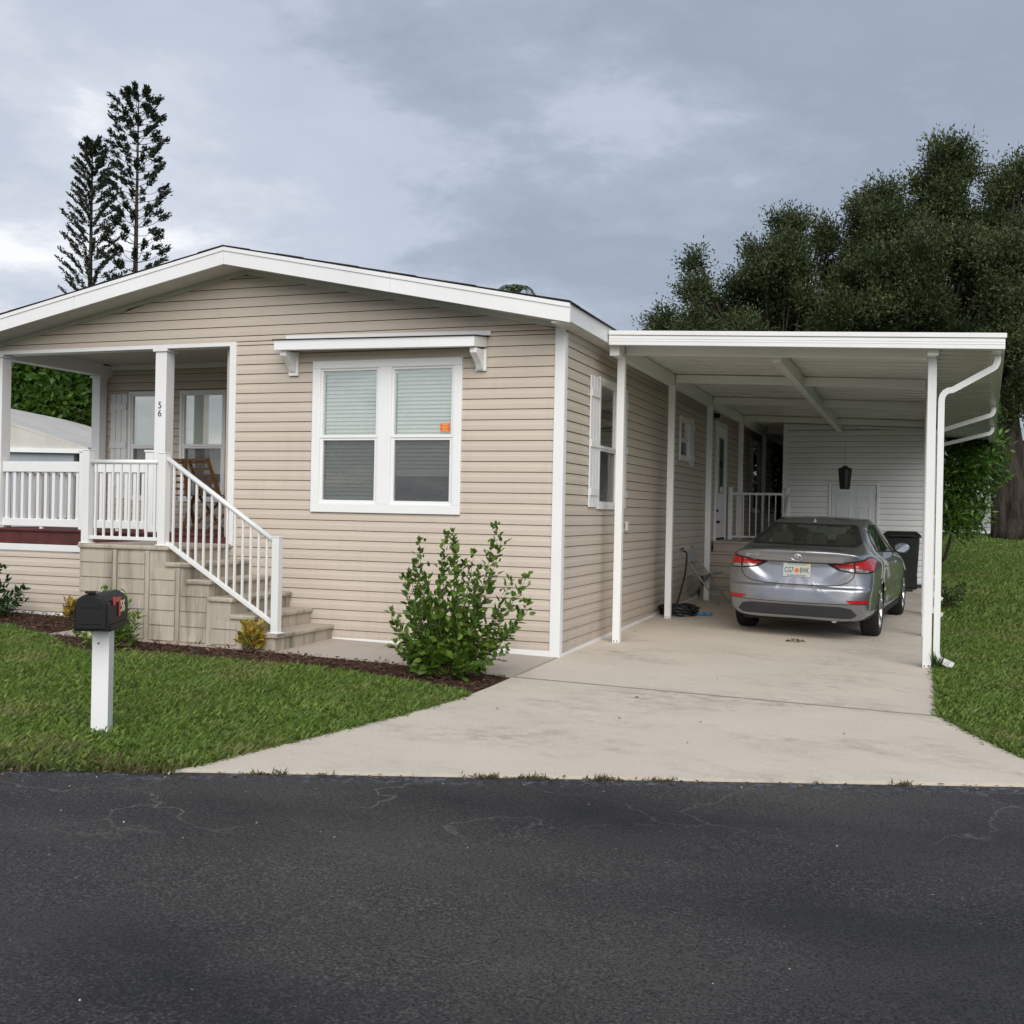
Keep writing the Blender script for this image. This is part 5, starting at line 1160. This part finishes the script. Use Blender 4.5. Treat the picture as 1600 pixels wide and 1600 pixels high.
# folding metal chair
fc = thing('folding_chair', (.27, 6.30, zg(.27, 6.3)), 'old grey metal folding chair by the house wall under the carport', 'chair', math.radians(78))
for sg in (-1, 1):
    MB().tube([(sg * .21, -.30, 0), (sg * .21, .05, .42), (sg * .205, .20, .62), (sg * .20, .27, .76)], .0115, 8).obj('leg', 'steel_grey', fc, True, smooth=True)
    MB().tube([(sg * .19, .34, 0), (sg * .19, .02, .40), (sg * .185, -.14, .45)], .0115, 8).obj('leg', 'steel_grey', fc, True, smooth=True)
MB().tube([(-.20, .27, .76), (-.19, .285, .80), (-.14, .30, .83), (.14, .30, .83), (.19, .285, .80), (.20, .27, .76)], .0115, 8).obj('back_hoop', 'steel_grey', fc, True, smooth=True)
MB().hexa([(-.195, .185, .60), (.195, .185, .60), (.195, .20, .60), (-.195, .20, .60), (-.19, .275, .80), (.19, .275, .80), (.19, .29, .80), (-.19, .29, .80)]).obj('backrest', 'chair_seat', fc, True, bevel=.004)
MB().hexa([(-.2, -.2, .43), (.2, -.2, .43), (.19, .17, .40), (-.19, .17, .40), (-.2, -.2, .452), (.2, -.2, .452), (.19, .17, .422), (-.19, .17, .422)]).obj('seat', 'chair_seat', fc, True, bevel=.008)
for y_, z_, w in ((-.22, .10, .21), (.26, .10, .19)): MB().tube([(-w, y_, z_), (w, y_, z_)], .008, 6).obj('stretcher', 'steel_grey', fc, True)
# hose
hz = zg(.3, 4.3)
hs_ = thing('garden_hose', (.25, 4.35, hz), 'black garden hose coiled on the slab and joined to a wall tap', 'hose')
pts = []
for i in range(260):
    a = i / 22 * 2 * math.pi; r = .15 + .10 * ((i * .37) % 1) * .6 + .02 * math.sin(i * .21) + .04 * (i / 260); pts.append((.27 + r * 1.05 * math.cos(a), 4.36 + r * 1.2 * math.sin(a), hz + .014 + .10 * (i / 260) + .012 * math.sin(i * 1.7)))
MB().tube(pts, .0125, 7).obj('hose_coil', 'hose_black', hs_, smooth=True)
hx = [(.055, 5.68, .86), (.10, 5.66, .84), (.115, 5.62, .76), (.12, 5.5, .55), (.115, 5.2, .28), (.13, 4.9, .14), (.25, 4.7, hz + .12), (.42, 4.55, hz + .12), (.5, 4.4, hz + .08)]
cur = crspline(np.array(hx), 6); MB().tube([tuple(p) for p in cur], .0125, 7).obj('hose_run', 'hose_black', hs_, smooth=True)
MB().tube([(.50, 4.42, hz + .02), (.62, 4.5, hz + .02)], [.016, .022], 8).obj('nozzle', 'blue_plastic', hs_, smooth=True); MB().box(.60, .68, 4.46, 4.55, hz + .002, hz + .035).obj('nozzle_head', 'blue_plastic', hs_, bevel=.008)
tp = thing('wall_tap', (.03, 5.68, .86), 'small metal garden tap on the house side wall above the hose', 'tap')
MB().tube([(.0, 5.68, .87), (.07, 5.68, .87)], .014, 8).obj('spout', 'steel_grey', tp); MB().box(.03, .05, 5.62, 5.74, .885, .905).obj('tap_handle', 'black_paint', tp, bevel=.004)
# dry leaf litter on the concrete
pts = [(1.95, 2.45), (1.99, 2.5), (1.91, 2.43)]; n = 9
dl = thing('dry_leaves', (1.95, 2.45, zg(1.95, 2.45)), 'small curl of dry brown leaves on the concrete behind the car', 'leaves')
C = np.array([[1.95 + random.gauss(0, .05), 2.45 + random.gauss(0, .03), zg(1.95, 2.45) + random.uniform(.004, .03)] for _ in range(14)]); leaves('leaf_heap', C, rng.normal(size=(14, 3)) * [1, 1, .3], .07, .03, 'dead_leaf', dl)

# ================================================================== PORCH CHAIRS
def wood_chair(x, y, rot, label):
    t = thing('wooden_chair', (x, y, DECK), label, 'chair', rot, 'slatted wooden porch chairs')
    for sg in (-1, 1):
        MB().bar((sg * .21, .26, 0), (sg * .21, -.24, .80 * .52), .022, .045, (1, 0, 0)).obj('leg', 'teak', t, True, bevel=.003)
        MB().bar((sg * .235, -.22, 0), (sg * .235, .12, .42), .022, .045, (1, 0, 0)).obj('leg', 'teak', t, True, bevel=.003)
        MB().bar((sg * .235, .10, .40), (sg * .215, .27, .86), .026, .05, (1, 0, 0)).obj('back_post', 'teak', t, True, bevel=.003)
    for i in range(5):
        z = .50 + i * .078; y_ = .10 + (z - .40) * .37; MB().bar((-.205, y_, z), (.205, y_, z), .052, .014, (0, .35, 1)).obj('back_slat', 'teak', t, True, bevel=.002)
    MB().bar((-.215, .262, .845), (.215, .262, .845), .06, .018, (0, .35, 1)).obj('back_rail', 'teak', t, True, bevel=.003)
    for i in range(6): y_ = -.22 + i * .07; MB().box(-.215, .215, y_, y_ + .055, .415, .43).obj('seat_slat', 'teak', t, True, bevel=.002)
    return t
wood_chair(-4.72, 1.25, math.radians(155), 'slatted brown wooden chair on the porch near the entry')
wood_chair(-5.45, 1.35, math.radians(-160), 'second brown wooden porch chair half hidden behind the post')

# ================================================================== PLANTS IN THE BED
def shoots(name, base, tips, mat, leafL, leafW, label, cat='shrub', per=26, stem_r=.006, start=.25, sag=.12, big_low=0, spread=.85, group=None, jit=.02):
    """a shrub: curved stems from the base to given tips, leaves set all along them"""
    t = thing(name, base, label, cat, 0, group); C = []; A = []; LL = []; mbs = MB(); b0 = Vector(base)
    for tip in tips:
        tip = Vector(tip); d = tip - b0; side = Vector((d.x, d.y, 0)); ln = d.length
        st_ = b0 + Vector((random.uniform(-1, 1) * .06, random.uniform(-1, 1) * .06, 0))
        ctrl = st_ + Vector((side.x * .62, side.y * .62, d.z * .42)); P = []
        for k in range(9): u = k / 8; P.append(st_ * (1 - u) ** 2 + ctrl * 2 * u * (1 - u) + tip * u * u)
        mbs.tube(P, [stem_r * (1 - .75 * k / 8) for k in range(9)], 5)
        m_ = int(per * ln / .8) + 3
        for i in range(m_):
            u = start + (1 - start) * (i + random.random() * .6) / m_; u = min(u, 1); p = st_ * (1 - u) ** 2 + ctrl * 2 * u * (1 - u) + tip * u * u
            tg = ((ctrl - st_) * 2 * (1 - u) + (tip - ctrl) * 2 * u).normalized(); a = i * 2.4 + random.random(); o1 = tg.orthogonal().normalized(); o2 = tg.cross(o1)
            dv = (o1 * math.cos(a) + o2 * math.sin(a)) * spread + tg * (.35 + .5 * u) + Vector((0, 0, .15))
            C.append(tuple(p + Vector([random.gauss(0, jit) for _ in range(3)]))); A.append(tuple(dv)); LL.append(leafL * random.uniform(.65, 1.25) * (1 - .35 * u) * (1 + big_low * max(0, .5 - u) * 2))
        for q in range(4): C.append(tuple(tip)); A.append((random.gauss(0, .5), random.gauss(0, .5), 1)); LL.append(leafL * .6)
    mbs.obj('stems', 'stem_bark', t); LL = np.array(LL)
    leaves('foliage', np.array(C), np.array(A), LL, LL * leafW, mat, t, .6, 'stuff', droop=sag, ovate=True); return t
def depth_of(p): return (Vector(p) - CP).dot(fw)
hb = (-.47, -1.56, zg(-.47, -1.56)); hd = depth_of(hb)
tips_px = [(655, 846), (648, 880), (695, 836), (708, 832), (712, 850), (775, 822), (783, 846), (741, 865), (725, 880), (640, 895), (632, 903), (822, 903), (798, 908), (610, 955), (826, 942), (818, 960), (620, 975), (618, 1005), (632, 1030), (690, 870), (665, 900), (750, 890), (770, 900), (800, 985), (792, 1015), (680, 930), (720, 925), (745, 940), (640, 945), (775, 960)]
tips = [tuple(at(px, py, hd + random.uniform(-.28, .28))) for px, py in tips_px]
for k in range(24): a = random.uniform(0, 6.28); r = random.uniform(.10, .36); tips.append((hb[0] + r * math.cos(a), hb[1] + r * math.sin(a), hb[2] + random.uniform(.15, .66)))
shoots('hibiscus_bush', hb, tips, 'hibiscus', .092, .58, 'leafy green bush with upright shoots in front of the wall beside the driveway', per=56, big_low=.7, start=.14)
# croton plants
def croton(px, py, dep, h_, label):
    b = at(px, py, dep); b = (b.x, b.y, zg(b.x, b.y)); tips = [(b[0] + random.gauss(0, .045), b[1] + random.gauss(0, .045), b[2] + h_ * random.uniform(.5, 1)) for _ in range(12)]
    return shoots('croton_plant', b, tips, 'croton', .12, .40, label, 'plant', 42, .007, .25, .2, 0, .9, 'croton plants in the mulch bed')
croton(391, 1020, 10.35, .25, 'small yellow and orange leaved plant at the foot of the steps'); croton(116, 962, 12.3, .22, 'yellow leaved plant beside the mailbox near the left skirting')
b = (-3.75, -1.52, zg(-3.75, -1.52)); dd = depth_of(b)
tips = [tuple(at(px, py, dd + random.uniform(-.2, .2))) for px, py in [(165, 922), (150, 930), (185, 928), (195, 935), (140, 938), (175, 935), (208, 965), (215, 960), (200, 985), (190, 990), (135, 985), (205, 1000), (150, 960), (180, 960), (120, 990)]]
shoots('garden_shrub', b, tips, 'shrub_lime', .095, .38, 'young light green shrub directly behind the mailbox', per=70, start=.2)
b = (-6.75, -.62, zg(-6.75, -.62)); dd = depth_of(b)
tips = [tuple(at(px, py, dd + random.uniform(-.25, .25))) for px, py in [(2, 888), (12, 905), (30, 925), (38, 922), (25, 945), (5, 920), (-10, 890), (-25, 900), (-20, 930), (20, 955), (35, 940), (-35, 930), (10, 940)]]
shoots('garden_shrub', b, tips, 'shrub_dark', .115, .45, 'dark green glossy shrub at the left edge below the porch', per=46, start=.15)
b = (3.62, 7.6, zg(3.62, 7.6)); tips = [(b[0] + random.uniform(-.12, .25), b[1] + random.uniform(-.2, .2), b[2] + random.uniform(.1, .42)) for _ in range(12)]
shoots('garden_shrub', b, tips, 'shrub_dark', .09, .4, 'low dark plant on the lawn right of the carport downspout', per=26)
# blade of grass weeds at the post foot
C = np.array([[3.40 + random.gauss(0, .02), 1.2 + random.gauss(0, .04), zg(3.4, 1.2)] for _ in range(40)]); A = rng.normal(size=(40, 3)) * .5 + [0, 0, 1.0]
tag(leaves('weeds', C, A, rng.uniform(.08, .26, 40), .012, 'shrub_dark'), 'dark weeds growing at the foot of the right carport post', 'weeds', None, 'stuff')

# ================================================================== TREES
def limb(mb, pts, r0_, r1_, n=7):
    k = len(pts); mb.tube(pts, [r0_ + (r1_ - r0_) * i / (k - 1) for i in range(k)], n)
def clump_tree(name, base, clumps, mat, leafL, leafW, per, trunk_r, label, upb=.6, tuft=.5, cat='tree', fork=.45, trunk_top=None, bark='bark', core=.55, slen=.5):
    """trunk with limbs reaching into every clump; foliage spread through ellipsoid clumps as sprigs of leaves"""
    t = thing(name, base, label, cat); b0 = Vector(base); cs = [(Vector(c), r) for c, r in clumps]
    mid = sum((c for c, r in cs), Vector()) / len(cs); top = Vector(trunk_top) if trunk_top else b0 + (mid - b0) * fork
    mb = MB(); limb(mb, [b0 + Vector((0, 0, -.2)), b0 + Vector((0, 0, .25)), b0.lerp(top, .35) + Vector((.1 * trunk_r, 0, 0)), b0.lerp(top, .7), top], trunk_r * 1.25, trunk_r * .7, 14)
    for c, r in cs:
        k1 = top.lerp(c, .45) + Vector((random.gauss(0, .3), random.gauss(0, .3), random.gauss(0, .3) + .2)) * r * .4; limb(mb, [top - Vector((0, 0, trunk_r)), k1, c], trunk_r * (.38 if len(cs) < 40 else .16), trunk_r * .04, 6)
        for q in range(4 if len(cs) < 40 else 1): e_ = c + Vector([random.gauss(0, 1) for _ in range(3)]).normalized() * r * .8; limb(mb, [c.lerp(k1, .3), (c + e_) / 2 + Vector((0, 0, .1 * r)), e_], trunk_r * .08, trunk_r * .02, 5)
    mb.obj('trunk', bark, t, smooth=True)
    C = []; A = []
    for c, r in cs:
        ns = int(per * r * r); d = unit(rng.normal(size=(ns, 3))); rad = r * (core + (1 - core) * rng.uniform(0, 1, ns) ** .6) * .88 * (1 + .34 * np.sin(d[:, 0] * 5 + d[:, 2] * 7 + c.x) * np.cos(d[:, 1] * 6 + c.z))
        P = np.array(c) + d * rad[:, None] * [1, 1, .85]; ax = unit(d * .8 + np.array([0, 0, upb]) + rng.normal(size=(ns, 3)) * .35)
        m_ = 7
        for j in range(m_):          # a sprig: leaves strung along its axis
            C.append(P + ax * (j / m_) * tuft * slen * rng.uniform(.4, 1.15, (ns, 1)) + rng.normal(size=(ns, 3)) * leafL * .5); A.append(ax + rng.normal(size=(ns, 3)) * .75)
    C = np.concatenate(C); A = np.concatenate(A); n = len(C)
    leaves('crown', C, A, leafL * rng.uniform(.6, 1.3, n), leafW * rng.uniform(.7, 1.2, n), mat, t, .3, 'stuff'); return t
px2m = lambda d: d / 1740.26
OD = 33.0
oak1 = [(1040, 492, 30, 0), (1078, 448, 34, 0), (1082, 402, 24, .5), (1078, 498, 42, -1), (1125, 490, 48, 1), (1185, 400, 42, 0), (1232, 340, 34, 0), (1222, 378, 44, -1), (1200, 455, 60, 1), (1240, 420, 60, -1), (1262, 490, 60, 0), (1296, 372, 34, 0), (1310, 430, 60, 1), (1150, 455, 30, 1)]
oak2 = [(1345, 318, 28, 0), (1385, 300, 44, 0), (1392, 352, 56, -1), (1340, 420, 60, 0), (1372, 480, 70, -1.5), (1470, 262, 46, 0), (1500, 258, 40, .5), (1482, 232, 26, 0), (1455, 330, 66, 0), (1435, 420, 76, -2), (1500, 400, 76, -1), (1450, 500, 70, -1), (1530, 345, 46, 0), (1528, 480, 66, 1), (1345, 372, 42, 1), (1410, 395, 56, 1)]
oak3 = [(1572, 300, 40, 1), (1590, 262, 32, 1), (1560, 360, 50, 2), (1600, 380, 70, 1), (1640, 330, 70, 1), (1590, 470, 70, 1), (1650, 460, 80, 1), (1580, 545, 54, 0), (1640, 560, 60, 0), (1565, 590, 36, -1), (1575, 470, 44, -3), (1572, 400, 44, -3), (1585, 530, 44, -3), (1560, 540, 30, -3), (1600, 615, 40, -2), (1660, 640, 50, 1)]
def mk(lst, D_, dy=0, k=1): return [(at(px, py + dy, D_ + dz), r * k * px2m(D_)) for px, py, r, dz in lst]
def subdivide(cl, k=6):
    out = []
    for c, r in cl:
        for q in range(k):
            d = Vector([random.gauss(0, 1) for _ in range(3)]).normalized() * r * random.uniform(.35, .85); out.append((c + d, r * random.uniform(.26, .52)))
        out.append((c, r * .5))
    return out
bz_ = lambda p: (p.x, p.y, zg(p.x, p.y))
clump_tree('oak_tree', bz_(at(1240, 830, 36)), subdivide(mk(oak1 + [(1100, 520, 40, 1), (1160, 515, 44, -1), (1210, 515, 50, 1), (1270, 525, 50, -1), (1055, 515, 26, 0), (1300, 505, 50, 1)], 35, 14, .95)), 'oak_leaf', .125, .050, 760, .34, 'left end of the dark oak canopy rising above the carport roof', upb=.95, tuft=1.3, core=.35)
clump_tree('oak_tree', bz_(at(1430, 830, 35)), subdivide(mk(oak2 + [(1335, 515, 54, 0), (1400, 520, 54, -1), (1480, 525, 54, 1), (1545, 430, 50, 1), (1550, 520, 44, 0)], 33, 14, .95)), 'oak_leaf', .125, .050, 760, .38, 'tallest dark olive oak behind the storage shed', upb=.95, tuft=1.3, core=.35)
tb = at(1583, 838, 31); clump_tree('oak_tree', bz_(tb), subdivide(mk(oak3, 32, 10, .95)), 'oak_leaf', .125, .050, 760, .52, 'big oak with thick bare trunk at the right edge', trunk_top=at(1562, 600, 31), upb=1.0, tuft=1.5, core=.35)
# bright shrub tree between the shed and the neighbour
sh = [(1520, 655, 16, 0), (1540, 640, 13, 0), (1505, 690, 22, 0), (1530, 690, 22, .2), (1552, 700, 18, 0), (1490, 720, 30, 0), (1520, 735, 28, -.2), (1550, 735, 20, 0), (1495, 765, 26, 0), (1522, 775, 22, .2), (1485, 800, 22, 0), (1505, 812, 18, .2), (1528, 800, 15, 0), (1545, 665, 12, .2), (1484, 818, 18, 0), (1500, 822, 16, -.2), (1515, 812, 14, .2), (1478, 790, 24, 0)]
clump_tree('young_tree', bz_(at(1468, 850, 22.3)), mk([(a, b_, r * .82, z_) for a, b_, r, z_ in sh], 22), 'bright_leaf', .15, .055, 980, .035, 'bright green young tree just right of the carport downspouts', tuft=.5, upb=.1, fork=.55)
dk = [(1215, 690, 10, 0), (1217, 720, 12, 0), (1214, 750, 12, 0), (1200, 700, 18, 1), (1232, 720, 18, 1), (1216, 780, 16, 0), (1225, 660, 14, 1)]
clump_tree('young_tree', bz_(at(1216, 840, 26)), mk([(a, b_, r * 1.3, z_) for a, b_, r, z_ in dk], 26), 'oak_leaf', .14, .06, 900, .08, 'dark small tree glimpsed between the house and the storage shed', tuft=.9)
# dense green tree seen through the porch
hg = [(20, 585, 42, 0), (70, 590, 42, .5), (115, 600, 40, 0), (40, 630, 40, 0), (90, 640, 42, -.4), (125, 660, 36, 0), (10, 650, 40, .5), (60, 672, 36, 0), (105, 690, 34, 0), (-30, 600, 46, 0), (-20, 660, 40, 0), (150, 620, 40, 1), (30, 545, 40, 1), (90, 545, 44, 1), (140, 560, 40, 1), (20, 700, 36, 0), (70, 715, 34, 0)]
clump_tree('leafy_tree', bz_(at(65, 840, 26)), mk(hg, 26), 'hedge_leaf', .20, .10, 700, .3, 'dense bright green tree seen through the open porch', tuft=.45, upb=.3, core=.75)
# Norfolk pines behind the roof
def norfolk(px, ytop, ybot, dep, halfw, label, sparse):
    tp_ = at(px, ytop, dep); b0 = Vector((tp_.x, tp_.y, zg(0, 0) + .3)); t = thing('norfolk_pine', tuple(b0), label, 'tree'); H = tp_.z - b0.z; mb = MB(); mb.tube([b0, b0.lerp(tp_, .5), tp_], [.22, .15, .02], 8); C = []; A = []; LL = []
    zlo = at(px, ybot, dep).z - 1.5 - b0.z; z = H - .15; k = 0
    while z > zlo:
        f = (H - z) / (H - zlo); Lb = halfw * (.16 + .95 * f ** .6) if not sparse else halfw * (.78 + .30 * f); n = 5 if not sparse else 5; a0 = k * .9
        if sparse and f < .10: Lb = halfw * (.35 + 4.5 * f)
        for j in range(n):
            a = a0 + 2 * math.pi * j / n + random.gauss(0, .12); l_ = Lb * random.uniform(.7, 1.12); rise = .58 if sparse else .78
            if sparse and random.random() < .12: continue
            dvec = Vector((math.cos(a), math.sin(a), 0)); p0 = Vector((tp_.x, tp_.y, b0.z + z)); p1 = p0 + dvec * l_ * .5 + Vector((0, 0, l_ * .22 * rise)); p2 = p0 + dvec * l_ + Vector((0, 0, l_ * .85 * rise))
            mb.tube([p0, p1, p2], [.022, .016, .008], 4)
            s0 = .66 if sparse else .34; m_ = 84 if sparse else 92
            for i in range(m_):
                u = s0 + (1 - s0) * (i + .5) / m_; q = p0 * (1 - u) ** 2 + p1 * 2 * u * (1 - u) + p2 * u * u; tg = (p2 - p1).normalized()
                sc_ = .065 if sparse else .045; C.append(tuple(q + Vector([random.gauss(0, sc_) for _ in range(3)]))); A.append((tg.x + random.gauss(0, .38), tg.y + random.gauss(0, .38), tg.z + random.gauss(0, .32))); LL.append(random.uniform(.11, .22) * (1.2 if sparse else 1))
        z -= (.52 if not sparse else .50) * (.6 + .5 * f); k += 1
    mb.obj('trunk', 'bark', t, smooth=True); LL = np.array(LL); leaves('crown', np.array(C), np.array(A), LL, LL * .46, 'pine_leaf', t, 0, 'stuff'); return t
norfolk(145, 222, 450, 60, 1.85, 'shorter full Norfolk pine left of the pair above the roof', False); norfolk(217, 146, 430, 60, 1.62, 'taller sparse Norfolk pine right of the pair above the roof', True)
# palm whose head just shows above the roof
pb = at(805, 455, 26); plm = thing('palm_tree', (pb.x, pb.y, zg(pb.x, pb.y)), 'palm whose top fronds just clear the house roof', 'tree')
MB().tube([(pb.x, pb.y, zg(pb.x, pb.y)), (pb.x + .1, pb.y, 3), (pb.x, pb.y, pb.z)], [.14, .10, .08], 10).obj('trunk', 'bark', plm, smooth=True)
C = []; A = []
for k in range(11):
    a = k * 2.39; L_ = random.uniform(.35, .62)
    for i in range(26):
        u = i / 25; d = Vector((math.cos(a), math.sin(a), 0)); p = pb + d * L_ * u + Vector((0, 0, .22 * math.sin(u * 2.3) - .38 * u * u + .02))
        for sg in (-1, 1): C.append(tuple(p)); A.append((d.x * .6 - sg * d.y, d.y * .6 + sg * d.x, -.55))
leaves('fronds', np.array(C), np.array(A), .15, .02, 'palm_leaf', plm, .5, 'stuff')

# ================================================================== NEIGHBOURING HOMES
nl = thing('neighbour_house', (-12.5, 9, zg(-12.5, 9)), 'neighbouring home with pale low roof seen past the porch rail', 'house')
p_hi = at(4, 656, 18); p_lo = at(138, 699, 18); zf0 = zg(-12, 6)
xr, xl = p_lo.x, p_hi.x - 1.1 ; yr = p_lo.y; ex = (p_lo - p_hi); dirv = Vector((ex.x, ex.y, 0)).normalized(); nrm2 = Vector((-dirv.y, dirv.x, 0))
sl = (p_hi.z - p_lo.z) / Vector((ex.x, ex.y)).length; span = 3.2; e0 = Vector((p_lo.x, p_lo.y, 0)); r0_ = e0 - dirv * span; e1 = r0_ - dirv * span; back = nrm2 * 9
zl = p_lo.z; zr_ = zl + sl * span
for a, b, za, zb in ((e0, r0_, zl, zr_), (e1, r0_, zl, zr_)):
    P = [a, b, b + back, a + back]; zs_ = [za, zb, zb, za]
    if (b - a).cross(back).z < 0: P = P[::-1]; zs_ = zs_[::-1]
    MB().hexa([(p.x, p.y, z_ - .05) for p, z_ in zip(P, zs_)] + [(p.x, p.y, z_) for p, z_ in zip(P, zs_)]).obj('roof', 'roof_pale', nl)
q = nrm2 * .35
MB().prism([(0, zf0 - .3), (2 * span - .5, zf0 - .3), (2 * span - .5, zl - .02), (span - .25, zr_ - .1), (0, zl - .02)], .05, .2, lambda a, b, h_: tuple((e0 - dirv * (.25 + a) + nrm2 * h_ + Vector((0, 0, b))))).obj('gable_wall', 'wall_blue', nl)
MB().prism([(.35, zf0 - .3), (9, zf0 - .3), (9, zl - .02), (.35, zl - .02)], .25, .40, lambda a, b, h_: tuple((e0 - dirv * h_ + nrm2 * a + Vector((0, 0, b))))).obj('side_wall', 'wall_blue', nl)
MB().prism([(0, zl - .10), (2 * span, zl - .10), (2 * span, zl - .03), (0, zl - .03)], -.04, .0, lambda a, b, h_: tuple((e0 - dirv * a + nrm2 * h_ + Vector((0, 0, b))))).obj('eave_board', 'white_paint', nl)
MB().prism([(0, zl - .05), (span, zr_ - .02), (2 * span, zl - .05)], .0, .04, lambda a, b, h_: tuple((e0 - dirv * a + nrm2 * h_ + Vector((0, 0, b))))).obj('gable_panel', 'roof_pale', nl)

c1 = at(1557, 836, 34.5); zb_ = zg(c1.x, c1.y) - .05
nr = thing('neighbour_house', (c1.x - 3, c1.y + 3, zb_), 'white lap-sided neighbouring home behind the young tree and oak trunk', 'house')
FN = Frame((0, c1.y, 0), (1, 0, 0), (0, -1, 0))
nw = MB().box(c1.x - 8, c1.x, c1.y, c1.y + 8, zb_, zb_ + 3.0).obj('wall', 'lap_shade_core', nr)
clad(FN, nw, c1.x - 5, c1.x - .12, zb_ + .12, zb_ + 2.9, [(c1.x - 1.35, c1.x - .55, zb_ + 1.05, zb_ + 2.3)], 'siding_far', co=.115, zoff=zb_)
MB().box(c1.x - .12, c1.x + .02, c1.y - .03, c1.y, zb_, zb_ + 3.0).obj('corner_trim', 'white_paint', nr); MB().box(c1.x - 8, c1.x - .12, c1.y - .035, c1.y, zb_, zb_ + .12).obj('base_trim', 'white_paint', nr)
wn = MB().box(c1.x - 1.35, c1.x - .55, c1.y - .04, c1.y, zb_ + 1.05, zb_ + 2.3).obj('window', 'frame_white', nr)
for z0_, z1_ in ((1.12, 1.64), (1.71, 2.23)): MB().box(c1.x - 1.28, c1.x - .62, c1.y - .046, c1.y - .041, zb_ + z0_, zb_ + z1_).obj('pane', 'window_glass', wn)
MB().hexa([(c1.x - 8.3, c1.y - .4, zb_ + 2.95), (c1.x + .3, c1.y - .4, zb_ + 2.95), (c1.x + .3, c1.y + 8.4, zb_ + 2.95), (c1.x - 8.3, c1.y + 8.4, zb_ + 2.95), (c1.x - 8.3, c1.y - .4, zb_ + 3.12), (c1.x + .3, c1.y - .4, zb_ + 3.12), (c1.x - 2, c1.y + 4, zb_ + 4.0), (c1.x - 6, c1.y + 4, zb_ + 4.0)]).obj('roof', 'roof_pale', nr)
# distant line of trees closing the view along the horizon
def far_trees():
    C = []; A = []
    for k in range(150):
        a = math.radians(random.uniform(-75, 60)); d = random.uniform(70, 110); c = Vector((CP.x + d * math.sin(a), CP.y + d * math.cos(a), 0)); h_ = random.uniform(3, 6.5); n = 240
        P = rng.normal(size=(n, 3)); P = unit(P) * rng.uniform(.6, 1, (n, 1)) * [3.4, 3.4, h_ / 2]; C.append(P + [c.x, c.y, h_ / 2 + .6]); A.append(P + rng.normal(size=(n, 3)))
    C = np.concatenate(C); A = np.concatenate(A); o = leaves('far_woodland', C, A, .9, .6, 'oak_leaf', None, .3, 'stuff'); tag(o, 'distant dark line of trees along the horizon', 'woodland')
far_trees()
